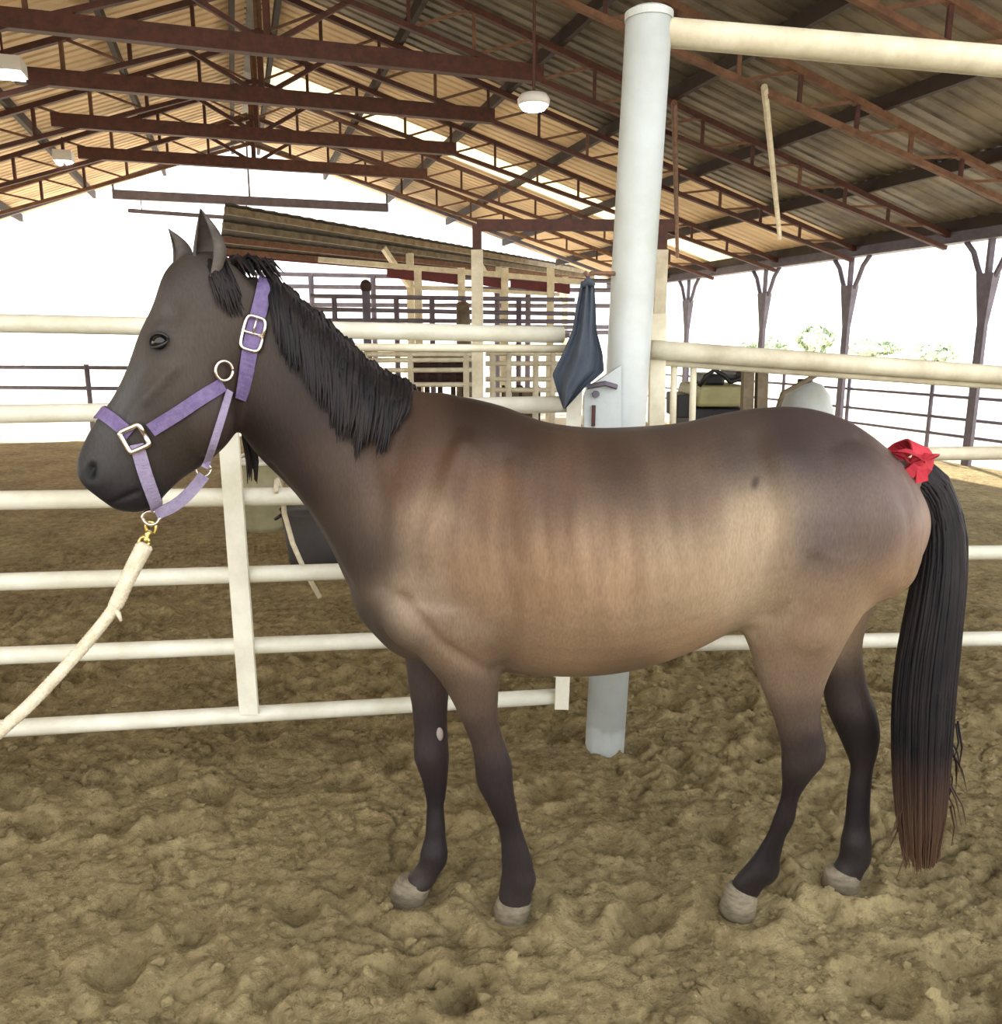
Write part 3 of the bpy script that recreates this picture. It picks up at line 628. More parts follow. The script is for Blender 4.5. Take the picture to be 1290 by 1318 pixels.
# ------------------------------------------------------------------ open shed and stalls beyond the arena
M_shed = mat('brown_shed_underside', (62, 55, 44), 0.75, rgb2=(46, 41, 34), scale=3, stretch=(1, 6, 1))
M_red = mat('dark_red_panel', (104, 34, 36), 0.6, rgb2=(84, 28, 30), scale=5)
M_pw = mat('weathered_plank', (128, 116, 96), 0.8, rgb2=(96, 84, 66), scale=7)
sh = empty('open_shed', at(520, 440, 16) * 1.0); ORG[sh] = at(520, 440, 16); tag(sh, 'long open shed with a low brown roof on cream posts, beyond the arena', 'shed')
A = at(290, 264, 12.5); B = at(775, 350, 23.0); C_ = at(283, 319, 14.5); D = at(745, 360, 24.5)
nb = 24
for k in range(nb):
    u0, u1 = k / nb, (k + 1) / nb; f0, f1 = A + (B - A) * u0, A + (B - A) * u1; e0, e1 = C_ + (D - C_) * u0, C_ + (D - C_) * u1
    mb = MB(); V = []; m = 4
    for j in range(m + 1):
        t = j / m; z = 0.012 * (j % 2); V += [f0 + (f1 - f0) * t + Vector((0, 0, z)), e0 + (e1 - e0) * t + Vector((0, 0, z))]
    V2 = [v + Vector((0, 0, 0.03)) for v in V]; n = len(V)
    mb.add(V + V2, [(2 * j, 2 * j + 1, 2 * j + 3, 2 * j + 2) for j in range(m)] + [(n + 2 * j, n + 2 * j + 2, n + 2 * j + 3, n + 2 * j + 1) for j in range(m)] + [(2 * j, 2 * j + 2, n + 2 * j + 2, n + 2 * j) for j in range(m)] + [(2 * j + 1, n + 2 * j + 1, n + 2 * j + 3, 2 * j + 3) for j in range(m)])
    mb.build('roof_sheet', M_shed, sh)
for u in (0.02, 0.35, 0.68, 0.98):
    p0 = A + (C_ - A) * u; p1 = B + (D - B) * u; MB().bar(p0 - Vector((0, 0, 0.06)), p1 - Vector((0, 0, 0.06)), 0.06, 0.10).build('purlin', M_pw if u < 0.5 else M_rust, sh)
MB().bar(C_ - Vector((0, 0, 0.05)), D - Vector((0, 0, 0.06)), 0.05, 0.17).build('fascia', M_red, sh)
for u in (0.36, 0.62, 0.88):
    p = A + (B - A) * u + (C_ - A) * 0.3; MB().bar((p.x, p.y, p.z - 0.08), (p.x, p.y, -0.05), 0.14).build('post', M_cream, sh)
    MB().bar((p.x, p.y, p.z - 0.75), p + (A - B).normalized() * 0.8 + Vector((0, 0, -0.05)), 0.09).build('knee_brace', M_cream, sh)

def pipe_pen(name, label, l, r, Y0, Y1, ys, posts, m_, rad=0.03, group=None, pm=None):
    e = empty(name, at((l + r) / 2, 440, (Y0 + Y1) / 2).xy.to_3d()); tag(e, label, 'pen' if 'pen' in name else 'rack', group)
    for y0, y1 in ys: MB().tube([at(l, y0, Y0), at(r, y1, Y1)], rad, 8).build('rail', m_, e, True)
    top = min(min(y) for y in ys)
    for px in posts:
        t = (px - l) / (r - l); Yp = Y0 + (Y1 - Y0) * t; tops = [y0 + (y1 - y0) * t for y0, y1 in ys]
        q = at(px, min(tops) - 2, Yp); MB().tube([q, (q.x, q.y, -0.05)], rad * 1.25, 8).build('post', pm or m_, e, True)
    return e
pipe_pen('cattle_pen', 'cream pipe pen with close rails just over the horse\'s withers', 462, 612, 9.0, 9.0, [(456, 456), (464, 463), (477, 476), (495, 495)], (470, 528, 600), M_cream, 0.026, 'pipe pens beyond the arena')
pipe_pen('cattle_pen', 'cream pipe pen between the red-topped frame and the hanging cloth', 625, 728, 9.4, 9.4, [(455, 455), (468, 468), (488, 488), (502, 502), (519, 519)], (634, 655, 690, 712), M_cream, 0.028, 'pipe pens beyond the arena')
pipe_pen('tall_pen', 'tall grey pipe pen under the shed roof, over the horse\'s mane', 400, 740, 13.5, 13.5, [(381, 386), (398, 404), (412, 414), (432, 432)], (430, 510, 556, 597, 668), M_greysteel, 0.035, 'pipe pens beyond the arena')
pipe_pen('tall_pen', 'far lavender-grey pipe pen seen through the stalls at the middle', 330, 800, 19.0, 19.0, [(352, 362), (368, 374), (392, 394), (421, 421), (428, 428)], (350, 400, 480, 530, 640, 680, 760), M_greysteel, 0.05, 'pipe pens beyond the arena')
sf = empty('stall_front', at(590, 440, 15).xy.to_3d()); tag(sf, 'row of cream stall fronts with dark red infill panels under the shed', 'stall')
Y = 15.2
MB().bar(at(410, 334, Y), at(760, 364, Y), 0.08, 0.09).build('rail', M_cream, sf)
MB().bar(at(530, 369, Y), at(720, 379, Y), 0.06, 0.06).build('rail', M_cream, sf)
for l, r in ((498, 535), (541, 590), (621, 645), (657, 707), (712, 734)):
    yt = lambda x: 338 + (x - 410) * 30 / 350
    V = [at(l, yt(l), Y), at(r, yt(r), Y), at(r, yt(r) + 13, Y), at(l, yt(l) + 11, Y)]; V += [v + Vector((0, 0.06, 0)) for v in V]
    MB().add(V, [(0, 1, 2, 3), (7, 6, 5, 4), (0, 4, 5, 1), (1, 5, 6, 2), (2, 6, 7, 3), (3, 7, 4, 0)]).build('infill_panel', M_red, sf)
for px in (538, 594, 650, 709):
    q = at(px, 345, Y); MB().bar(q, (q.x, q.y, -0.05), 0.13).build('post', M_cream, sf)

# dark slatted feed rack, crates, drum
M_dark = mat('dark_stained_timber', (44, 26, 26), 0.8, rgb2=(60, 38, 34), scale=9)
fk = empty('feed_rack', at(565, 440, 10.5).xy.to_3d()); tag(fk, 'dark slatted feed rack behind the cream pen, left of the red-topped frame', 'rack')
Y = 10.5
for k in range(6):
    y = 456 + k * 7.2; MB().bar(at(531, y, Y), at(598, y + 1, Y), 0.03, 0.045).build('slat', M_dark, fk)
for px in (532, 549, 566, 583, 598):
    q = at(px, 451, Y); MB().bar(q, (q.x, q.y, -0.05), 0.06).build('post', M_dark, fk)
V = [at(532, 455, Y + 0.5), at(598, 455, Y + 0.5), at(598, 495, Y + 0.5), at(532, 495, Y + 0.5)]; V += [v + Vector((0, 0.05, 0)) for v in V]
MB().add(V, [(0, 1, 2, 3), (7, 6, 5, 4), (0, 4, 5, 1), (1, 5, 6, 2), (2, 6, 7, 3), (3, 7, 4, 0)]).build('back_board', M_dark, fk)
for px in (534, 597):
    q = at(px, 470, Y); MB().bar((q.x, Y, q.z), (q.x, Y + 0.5, q.z), 0.05).build('side_bar', M_dark, fk)
    q2 = at(px, 470, Y); MB().bar((q.x, Y + 0.5, q.z), (q.x, Y + 0.5, -0.05), 0.05).build('post', M_dark, fk)
for i, (l, r, lb) in enumerate(((648, 668, 'olive wooden crate beyond the cream pen, left of its neighbour'), (672, 694, 'olive wooden crate beyond the cream pen, the one nearer the hanging cloth'))):
    e = empty('crate', at((l + r) / 2, 500, 11.0).xy.to_3d()); tag(e, lb, 'crate', 'crates beyond the pen')
    x0, x1 = at(l, 500, 11).x, at(r, 500, 11).x; zt = at(l, 498, 11).z; n = 5
    for k in range(n):
        z = 0.0 + (k + 0.5) * zt / n; MB().bar((x0, 11, z), (x1, 11, z), 0.025, zt / n * 0.72).build('slat', M_pw, e); MB().bar((x0, 11.4, z), (x1, 11.4, z), 0.025, zt / n * 0.72).build('slat', M_pw, e)
    for x in (x0, x1):
        for y in (11.0, 11.4): MB().bar((x, y + 0.01, -0.02), (x, y + 0.01, zt), 0.04).build('corner_post', M_dark, e)
q = at(596, 418, 11.5); e = empty('hydrant_post', (q.x, 11.5, 0)); tag(e, 'brown wooden post standing just left of the cream red-topped frame', 'post')
MB().tube([(q.x, 11.5, -0.05), (q.x + 0.02, 11.5, 1.2), (q.x, 11.5, at(596, 392, 11.5).z)], [0.12, 0.11, 0.09], 10).build('trunk', M_pw, e, True); MB().tube([(q.x, 11.5, at(596, 392, 11.5).z - .01), (q.x, 11.5, at(596, 389, 11.5).z)], [0.10, 0.07], 10).build('cap', M_rust, e, True)
q = at(472, 400, 10.0); e = empty('hitching_post', (q.x, 10.0, 0)); tag(e, 'thin grey post with a dark knob on top, beside the horse\'s mane', 'post')
zt = at(472, 372, 10).z; MB().tube([(q.x, 10, -0.05), (q.x, 10, zt)], 0.05, 10).build('pole', M_greysteel, e, True); MB().ell((q.x, 10, zt + 0.03), (0.07, 0.07, 0.08)).build('knob', M_dark, e, True)

# ------------------------------------------------------------------ far fences at the arena's edges
def run_fence(label, P0, P1, hs, n, m_, rad=0.022):
    e = empty('boundary_fence', (P0 + P1) / 2); tag(e, label, 'fence')
    for h in hs: MB().tube([P0 + Vector((0, 0, h)), P1 + Vector((0, 0, h))], rad, 8).build('rail', m_, e, True)
    for k in range(n + 1):
        p = P0 + (P1 - P0) * k / n; MB().tube([p + Vector((0, 0, -0.05)), p + Vector((0, 0, max(hs) + 0.05))], rad * 1.3, 8).build('post', m_, e, True)
run_fence('grey pipe fence along the open eave on the right', bw(EL + 0.12, 4.0), bw(EL + 0.12, 18.2), (0.30, 0.52, 0.80, 1.06), 9, M_greysteel)
a, b = ground_at(-40, 560), ground_at(250, 566); a.z = b.z = 0
run_fence('grey pipe fence at the far left edge of the arena', a + (a - b) * 0.3, b, (0.78, 1.10), 3, M_greysteel, 0.03)
run_fence('low white rail fence far beyond the arena on the left', at(-140, 440, 26).xy.to_3d(), at(700, 440, 32).xy.to_3d(), (0.5, 0.95, 1.4), 12, M_white, 0.05)

# ------------------------------------------------------------------ utility cart and tank beyond the fence on the right
M_cart = mat('olive_cart_body', (166, 164, 118), 0.5, rgb2=(150, 146, 102), scale=4)
M_blk = mat('black_plastic', (22, 20, 22), 0.5)
Y = 7.2; u = empty('utility_cart', at(935, 560, Y).xy.to_3d()); tag(u, 'olive utility cart with a black seat and roll bar, beyond the horse\'s back', 'cart')
def cb(l, t, r, b_, y0, y1, nm, m_, bev=0.0, par=None, sl=0):
    V = [at(l, b_, y0), at(r, b_, y0), at(r - 0, t, y0), at(l + sl, t, y0)]; V += [Vector((v.x, y1, v.z)) for v in V]
    o = mesh_obj(nm, V, [(0, 1, 2, 3), (7, 6, 5, 4), (0, 4, 5, 1), (1, 5, 6, 2), (2, 6, 7, 3), (3, 7, 4, 0)], m_, par or u)
    if bev:
        md = o.modifiers.new('bevel', 'BEVEL'); md.width = bev; md.segments = 2
    return o
cb(897, 497, 968, 524, Y, Y + 0.9, 'body', M_cart, 0.03, sl=6)
cb(893, 526, 972, 560, Y + 0.03, Y + 0.88, 'chassis', M_blk, 0.02)
cb(872, 508, 892, 538, Y + 0.1, Y + 0.6, 'battery_box', M_blk, 0.01)
cb(908, 482, 934, 497, Y + 0.15, Y + 0.75, 'seat', M_blk, 0.03); cb(948, 478, 966, 492, Y + 0.15, Y + 0.75, 'seat', M_blk, 0.03)
MB().tube([at(900, 497, Y), at(909, 484, Y), at(920, 476, Y), at(933, 484, Y), at(940, 492, Y), at(952, 488, Y), at(960, 478, Y), at(966, 480, Y)], 0.020, 8).build('roll_bar', M_blk, u, True)
for px in (905, 960):
    q = at(px, 560, Y - 0.02); mb = MB(); mb.tube([(q.x, Y - 0.06, 0.24), (q.x, Y + 0.16, 0.24)], 0.25, 20).build('wheel', M_blk, u, True); MB().tube([(q.x, Y - 0.075, 0.24), (q.x, Y - 0.05, 0.24)], 0.12, 14).build('hub', M_white, u, True)
for px in (963, 981):
    a, b = at(px, 470, Y - 0.5), at(px + 2, 560, Y - 0.5); e = None
    o = MB().bar(a, (b.x, b.y, -0.05), 0.085).build('timber_post', M_pw); tag(o, 'cream timber post right of the olive cart, %s of two' % ('the nearer to the cart' if px == 963 else 'the farther from the cart'), 'post', 'timber posts by the cart')
Y = 7.9; c = at(1038, 525, Y); tk = empty('water_tank', (c.x, Y, 0)); tag(tk, 'round white water tank behind the horse\'s croup', 'tank')
zt = at(1035, 492, Y).z
MB().tube([(c.x, Y, -0.02), (c.x, Y, 0.1), (c.x, Y, zt - 0.28), (c.x - 0.01, Y, zt - 0.14), (c.x - 0.02, Y, zt - 0.04), (c.x - 0.03, Y, zt)], [0.22, 0.25, 0.25, 0.22, 0.15, 0.06], 24).build('body', M_post, tk, True)
MB().tube([(c.x - 0.03, Y, zt - 0.01), (c.x - 0.03, Y, zt + 0.03)], 0.07, 14).build('lid', M_blk, tk, True)
a, b = at(1074, 470, 6.8), at(1008, 506, 6.8); b2 = a + (b - a) * 2.6
o = MB().tube([a, b, (b.x - 0.25, 6.9, 0.0)], 0.022, 8).build('leaning_pole', M_pw, None, True); tag(o, 'grey pole leaning toward the white tank beyond the croup', 'pole')

# ------------------------------------------------------------------ trees and hedge far off
M_leaf = mat('haze_paled_foliage', (206, 216, 194), 0.8, rgb2=(190, 206, 176), scale=1.5)  # distance haze and bloom are put into the pale leaf colour
M_bark = mat('grey_bark', (120, 106, 90), 0.9)
def tree(px, ybase, ytop, wpx, Y, label, sd):
    r_ = np.random.RandomState(sd); base = at(px, 440, Y).xy.to_3d(); zt = at(px, ytop, Y).z; zb = at(px, ybase, Y).z; hw = wpx / 2 * Y / FPX
    e = empty('tree', base); tag(e, label, 'tree', 'distant trees')
    zm = max(0.6, zb)
    MB().tube([base + Vector((0, 0, -0.1)), base + Vector((0.05, 0, zm)), base + Vector((0.0, 0, zm + (zt - zm) * 0.6))], [0.22, 0.16, 0.06], 8).build('trunk', M_bark, e, True)
    V, Fc = [], []
    for k in range(1500):
        d = r_.randn(3); d /= np.linalg.norm(d); rr = r_.rand() ** 0.35
        lump = 0.8 + 0.25 * math.sin(3 * math.atan2(d[1], d[0]) + sd) + 0.15 * math.sin(5 * d[2] + sd)
        c = np.array([base.x, base.y, (zm * 0.7 + zt) / 2]) + d * rr * lump * np.array([hw, hw, (zt - zm * 0.7) / 2])
        a = r_.randn(3); a /= np.linalg.norm(a); b_ = np.cross(a, d); b_ /= np.linalg.norm(b_); s_ = 0.10 + 0.16 * r_.rand()
        i0 = len(V); V += [c - a * s_, c + b_ * s_ * 0.6, c + a * s_, c - b_ * s_ * 0.6]; Fc.append((i0, i0 + 1, i0 + 2, i0 + 3))
    mesh_obj('foliage', V, Fc, M_leaf, e)
tree(1050, 450, 416, 46, 42, 'haze-paled green distant tree left of the third eave post', 1)
tree(1122, 452, 438, 64, 46, 'low haze-paled green distant tree right of the third eave post', 2)
tree(1196, 462, 443, 66, 40, 'haze-paled green distant tree, the one farthest along to the right', 3)
tree(985, 450, 436, 70, 50, 'low haze-paled distant tree seen left of the other trees', 4)

# ------------------------------------------------------------------ the horse
YM = 2.0
HN = Vector(HEAD_N); HD = Vector(HEAD_D)
HP0 = Vector(HEAD[0][0]); LAT = Vector((0, 1, 0))
def crom(a, b, c, d, t):
    return 0.5 * ((2 * b) + (c - a) * t + (2 * a - 5 * b + 4 * c - d) * t * t + (3 * b - a - 3 * c + d) * t ** 3)
def resample(S, sub):
    A = [np.array([*s[0], *s[1], s[2]]) for s in S]; out = []
    for i in range(len(A) - 1):
        p = [A[max(i - 1, 0)], A[i], A[i + 1], A[min(i + 2, len(A) - 1)]]
        for k in range(sub): out.append(crom(*p, k / sub))
    out.append(A[-1]); return out
def loft(mb, S, lat, sub=5, n=28, e=0.9, narrow=0.0, low=0.0, shift=None):
    R_ = resample(S, sub); V = []
    for s in R_:
        A, B, w_ = Vector(s[:3]), Vector(s[3:6]), s[6]; c = (A + B) / 2; u = (A - B) / 2
        for k in range(n):
            t = 2 * math.pi * k / n; cs, sn = math.cos(t), math.sin(t)
            x = math.copysign(abs(cs) ** e, cs); y = math.copysign(abs(sn) ** e, sn)
            f = 1 - narrow * max(0, cs) ** 2 - low * max(0, -cs) ** 2
            V.append(c + u * x + lat * (w_ * f * y))
    m = len(R_)
    Fc = [(i * n + k, i * n + (k + 1) % n, (i + 1) * n + (k + 1) % n, (i + 1) * n + k) for i in range(m - 1) for k in range(n)]
    Fc += [tuple(range(n - 1, -1, -1)), tuple((m - 1) * n + k for k in range(n))]
    mb.add(V, Fc)
def S2(px, py, off=0.0):
    """a point of the horse's side view, off metres from its middle plane (negative towards the photographer)"""
    q = at(px, py, YM); return Vector((q.x, YM + off, q.z))
body = MB()
loft(body, TRUNK, LAT, 6, 36, 0.92, narrow=0.30, low=0.10)
loft(body, NECK, LAT, 6, 28, 0.95, narrow=0.35, low=0.0)
loft(body, HEAD, HN, 5, 28, 0.88, narrow=0.22, low=0.22)
for L in (LEG_FRONT_NEAR, LEG_FRONT_FAR, LEG_HIND_NEAR, LEG_HIND_FAR): loft(body, L, LAT, 4, 20, 0.95)
# muscle masses: shoulder, arm, elbow, breast, haunch, stifle, gaskin, jowl, withers, sheath, dock
def mass(px, py, off, rx, rz, ry, rot=0.0, nr=None):
    M = Matrix.Rotation(rot, 3, 'Y'); body.ell(S2(px, py, off), (rx, ry, rz), M, 20, 14)
for s in (-1, 1):
    mass(575, 665, s * 0.12, 0.11, 0.23, 0.10, 0.35); mass(610, 765, s * 0.15, 0.105, 0.11, 0.075, -0.5); mass(545, 765, s * 0.13, 0.09, 0.10, 0.08)
    mass(1060, 660, s * 0.12, 0.17, 0.20, 0.13, -0.3); mass(1010, 760, s * 0.13, 0.10, 0.13, 0.09, 0.2); mass(1110, 690, s * 0.10, 0.10, 0.14, 0.09)
mass(512, 768, 0, 0.08, 0.11, 0.15); mass(938, 798, 0, 0.05, 0.03, 0.05); mass(1165, 612, 0, 0.05, 0.04, 0.045)
q = Vector(HALTER['cheek_a']) + (Vector(HALTER['jaw']) - Vector(HALTER['cheek_a'])) * 0.35
for s in (-1, 1): body.ell(q + HD * 0.02 + HN * s * 0.055, (0.075, 0.045, 0.09), Matrix.Identity(3), 18, 12)
tmp = bpy.data.meshes.new('tmp'); tmp.from_pydata([tuple(v) for v in body.V], [], body.F); tmp.update()
to = bpy.data.objects.new('tmp', tmp); COL.objects.link(to)
md = to.modifiers.new('r', 'REMESH'); md.mode = 'VOXEL'; md.voxel_size = 0.0065
md = to.modifiers.new('s', 'SMOOTH'); md.factor = 0.5; md.iterations = 24
dg = bpy.context.evaluated_depsgraph_get(); ev = to.evaluated_get(dg); hm = bpy.data.meshes.new_from_object(ev)
bpy.data.objects.remove(to)
nv = len(hm.vertices); co = np.empty(nv * 3, np.float32); hm.vertices.foreach_get('co', co); co = co.reshape(-1, 3).astype(float)
def normals():
    hm.vertices.foreach_set('co', co.reshape(-1).astype(np.float32)); hm.update()
    nn = np.empty(nv * 3, np.float32); hm.vertex_normals.foreach_get('vector', nn); return nn.reshape(-1, 3).astype(float)
nn = normals()
def side_bump(px, py, rx, rz, amt, rot=0.0, both=True, nmin=0.25):
    """raise (or sink) the coat by amt metres round a point of the side view"""
    global co
    c = S2(px, py); dx = co[:, 0] - c.x; dz = co[:, 2] - c.z; cr, sr = math.cos(rot), math.sin(rot)
    u = (dx * cr + dz * sr) / rx; v = (-dx * sr + dz * cr) / rz
    g = np.exp(-(u * u + v * v)) * np.clip((np.abs(nn[:, 1]) - nmin) / 0.4, 0, 1)
    if not both: g = g * (nn[:, 1] < 0)
    co = co + nn * (g * amt)[:, None]
def ridge(pts, r, amt, nmin=0.25, fade=None):
    """a long crease or ridge along a line of the side view"""
    global co
    P = [S2(*p) for p in pts]; best = np.full(nv, 9.0)
    for a, b in zip(P[:-1], P[1:]):
        ax, az = a.x, a.z; bx, bz = b.x - ax, b.z - az; L2 = bx * bx + bz * bz
        t = np.clip(((co[:, 0] - ax) * bx + (co[:, 2] - az) * bz) / L2, 0, 1)
        best = np.minimum(best, np.hypot(co[:, 0] - ax - t * bx, co[:, 2] - az - t * bz))
    g = np.exp(-(best / r) ** 2) * np.clip((np.abs(nn[:, 1]) - nmin) / 0.4, 0, 1)
    if fade: g = g * np.exp(-((co[:, 2] - fade[0]) / fade[1]) ** 2)
    co = co + nn * (g * amt)[:, None]
ridge([(600, 560), (575, 640), (535, 730)], 0.022, 0.012)               # spine of the shoulder blade
ridge([(645, 580), (655, 690), (652, 830)], 0.026, -0.012)              # behind the shoulder
ridge([(530, 740), (575, 790), (650, 845)], 0.018, -0.010)
ridge([(480, 560), (500, 640), (500, 730)], 0.03, -0.012)               # in front of the shoulder
ridge([(350, 600), (410, 680), (450, 740)], 0.018, -0.010)              # jugular groove
for k in range(8):                                                      # ribs, faint under the coat
    x = 678 + 24 * k; z0 = S2(x, 645 + 3 * k).z
    ridge([(x - 8, 560), (x + 2, 650), (x + 14, 760)], 0.012, 0.0034, fade=(z0, 0.085)); ridge([(x + 4, 560), (x + 14, 650), (x + 26, 760)], 0.010, -0.0028, fade=(z0, 0.085))
side_bump(925, 640, 0.06, 0.12, -0.022); side_bump(975, 585, 0.05, 0.05, 0.014); ridge([(950, 560), (960, 650), (955, 760)], 0.025, -0.010)
ridge([(945, 790), (985, 740), (1000, 690)], 0.018, -0.010); ridge([(1090, 560), (1120, 640), (1125, 720), (1095, 800)], 0.025, -0.010)
side_bump(1045, 640, 0.08, 0.10, 0.012); side_bump(1025, 800, 0.05, 0.08, 0.010)
ridge([(1150, 610), (1158, 660), (1150, 710)], 0.02, -0.008)

def knob(px, py, off, r, amt):
    global co
    c = S2(px, py, off); d2 = ((co - np.array(c)) ** 2).sum(1); co = co + nn * (amt * np.exp(-d2 / r ** 2))[:, None]
for x, y, o_, r, a in ((622, 985, -0.09, 0.05, 0.006), (640, 1045, -0.08, 0.045, -0.005), (668, 1108, -0.07, 0.035, 0.007), (680, 1112, -0.07, 0.03, 0.005), (545, 985, 0.05, 0.05, 0.006), (560, 1045, 0.03, 0.045, -0.004), (560, 1105, 0.02, 0.035, 0.007), (1050, 952, -0.09, 0.045, 0.007), (1012, 965, -0.09, 0.04, 0.005), (1020, 1010, -0.07, 0.045, -0.005), (1000, 1060, -0.06, 0.04, -0.003), (985, 1115, -0.05, 0.035, 0.008), (1125, 940, 0.10, 0.04, 0.006), (1108, 1010, 0.09, 0.045, -0.004), (1115, 1105, 0.07, 0.035, 0.006)): knob(x, y, o_, r, a * 1.9)
side_bump(605, 890, 0.03, 0.06, 0.004); side_bump(1035, 955, 0.03, 0.04, 0.006)
nn = normals()
bv = BVHTree.FromPolygons([Vector(c) for c in co], [tuple(p.vertices) for p in hm.polygons])
def cast_head(pt, side=-1, off=0.0):
    pt = Vector(pt); o_ = pt + HN * side * 0.4; h = bv.ray_cast(o_, HN * -side, 0.8)
    return (h[0] + h[1] * off, h[1]) if h[0] else (pt + HN * side * 0.05, HN * side)
def spot(c, r, amt):
    global co
    d2 = ((co - np.array(c)) ** 2).sum(1); co = co + nn * (amt * np.exp(-d2 / r ** 2))[:, None]
def lineh(A, B, side, r, amt, n=14):
    for k in range(n):
        p, _ = cast_head(Vector(A) + (Vector(B) - Vector(A)) * k / (n - 1), side); spot(p, r, amt / 2)
E_ = Vector(HEAD_PT['eye']); NO = Vector(HEAD_PT['nostril']); HZ = Vector((0, 0, 1))
for s in (-1, 1):
    p, _ = cast_head(E_, s); spot(p, 0.045, 0.012); p2, _ = cast_head(E_ + HZ * 0.030 - HD * 0.005, s); spot(p2, 0.018, 0.010)
    p3, _ = cast_head(E_ + HZ * 0.06 - HD * 0.03, s); spot(p3, 0.028, -0.010)
    p4, _ = cast_head(NO + HD * -0.012, s); spot(p4, 0.034, 0.012)
nn = normals()
for s in (-1, 1):
    p, _ = cast_head(E_, s); spot(p, 0.017, -0.014)
    p, _ = cast_head(NO - HD * 0.012, s); spot(p, 0.014, -0.034); p, _ = cast_head(NO - HD * 0.016 + HZ * 0.018, s); spot(p, 0.011, -0.022)
    lineh(HEAD_PT['mouth_a'], HEAD_PT['mouth_b'], s, 0.007, -0.006)
    lineh(E_ + HZ * -0.05 - HD * 0.03, E_ + HZ * -0.13 + HD * 0.045, s, 0.014, 0.006)           # facial crest
    lineh(E_ + HZ * -0.03 + HD * 0.02, E_ + HZ * -0.16 + HD * 0.10, s, 0.016, -0.005)
nn = normals()
hm.polygons.foreach_set('use_smooth', [True] * len(hm.polygons))
# coat colours and painted sheen, blended between points of the coat
K = np.array(COAT_AND_SHEEN, float); K[:, 2:] = np.array([lin(*c) for c in K[:, 2:]])
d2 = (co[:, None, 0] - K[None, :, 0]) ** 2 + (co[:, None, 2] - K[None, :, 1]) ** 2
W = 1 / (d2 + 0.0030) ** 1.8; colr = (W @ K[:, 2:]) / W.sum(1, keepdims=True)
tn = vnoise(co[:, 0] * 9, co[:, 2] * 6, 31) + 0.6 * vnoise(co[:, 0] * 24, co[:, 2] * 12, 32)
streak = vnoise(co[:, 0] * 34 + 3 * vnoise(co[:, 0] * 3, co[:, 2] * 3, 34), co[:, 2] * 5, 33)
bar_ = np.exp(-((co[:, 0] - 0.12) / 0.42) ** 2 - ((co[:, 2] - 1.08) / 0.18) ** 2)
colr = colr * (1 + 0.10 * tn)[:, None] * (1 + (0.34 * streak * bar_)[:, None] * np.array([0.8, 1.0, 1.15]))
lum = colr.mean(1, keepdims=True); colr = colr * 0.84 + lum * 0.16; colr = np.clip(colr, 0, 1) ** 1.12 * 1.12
def stain(c, r, rgb, k=1.0):
    global colr
    g = (k * np.exp(-(((co - np.array(c)) ** 2).sum(1) / r ** 2) ** 1.5))[:, None]; colr = colr * (1 - g) + np.array(lin(*rgb)) * g
for s in (-1, 1):
    stain(cast_head(NO - HD * 0.013, s)[0], 0.017, (8, 7, 8)); stain(cast_head(NO - HD * 0.015 + HZ * 0.016, s)[0], 0.011, (8, 7, 8)); stain(cast_head(E_, s)[0], 0.030, (26, 22, 21), 0.8)
    for f in np.linspace(0, 1, 12): stain(cast_head(Vector(HEAD_PT['mouth_a']) * (1 - f) + Vector(HEAD_PT['mouth_b']) * f, s)[0], 0.0065, (12, 10, 12), 0.9)
fl_ = bv.ray_cast(S2(941, 603, -0.6), Vector((0, 1, 0)))[0]; [stain(fl_ + Vector((0.0025 * q_, 0, 0.008 * q_)), 0.0085, (34, 25, 24), 0.6) for q_ in (-2, -1, 0, 1, 2)]
stain(S2(944, 803, -0.04), 0.034, (14, 11, 12))
at_ = hm.color_attributes.new('coat', 'FLOAT_COLOR', 'POINT')
at_.data.foreach_set('color', np.concatenate([np.clip(colr * COAT_GAIN, 0, 1), np.ones((nv, 1))], 1).reshape(-1).astype(np.float32))
M_coat = bpy.data.materials.new('dun_brown_coat'); M_coat.use_nodes = True
n_ = M_coat.node_tree.nodes; l_ = M_coat.node_tree.links; b_ = n_['Principled BSDF']
va = n_.new('ShaderNodeAttribute'); va.attribute_name = 'coat'
tx = n_.new('ShaderNodeTexCoord'); mp = n_.new('ShaderNodeMapping'); mp.inputs['Scale'].default_value = (240, 240, 60)
nz = n_.new('ShaderNodeTexNoise'); nz.inputs['Scale'].default_value = 1; nz.inputs['Detail'].default_value = 3
l_.new(tx.outputs['Object'], mp.inputs[0]); l_.new(mp.outputs[0], nz.inputs['Vector'])
mr = n_.new('ShaderNodeMapRange'); mr.inputs['From Min'].default_value = 0.3; mr.inputs['From Max'].default_value = 0.7; mr.inputs['To Min'].default_value = 0.86; mr.inputs['To Max'].default_value = 1.14
vm = n_.new('ShaderNodeVectorMath'); vm.operation = 'SCALE'
l_.new(nz.outputs['Fac'], mr.inputs[0]); l_.new(va.outputs['Color'], vm.inputs[0]); l_.new(mr.outputs[0], vm.inputs['Scale']); l_.new(vm.outputs[0], b_.inputs['Base Color'])
bu = n_.new('ShaderNodeBump'); bu.inputs['Strength'].default_value = 0.25; bu.inputs['Distance'].default_value = 0.003
l_.new(nz.outputs['Fac'], bu.inputs['Height']); l_.new(bu.outputs[0], b_.inputs['Normal'])
b_.inputs['Roughness'].default_value = 0.50; b_.inputs['Specular IOR Level'].default_value = 0.22
b_.inputs['Sheen Weight'].default_value = 0.02; b_.inputs['Sheen Roughness'].default_value = 0.4
hm.materials.append(M_coat)
HB = Vector((0.25, YM, 0.0))
horse = empty('horse', HB); tag(horse, 'dark brown dun horse with black legs standing side-on in a purple halter', 'horse')
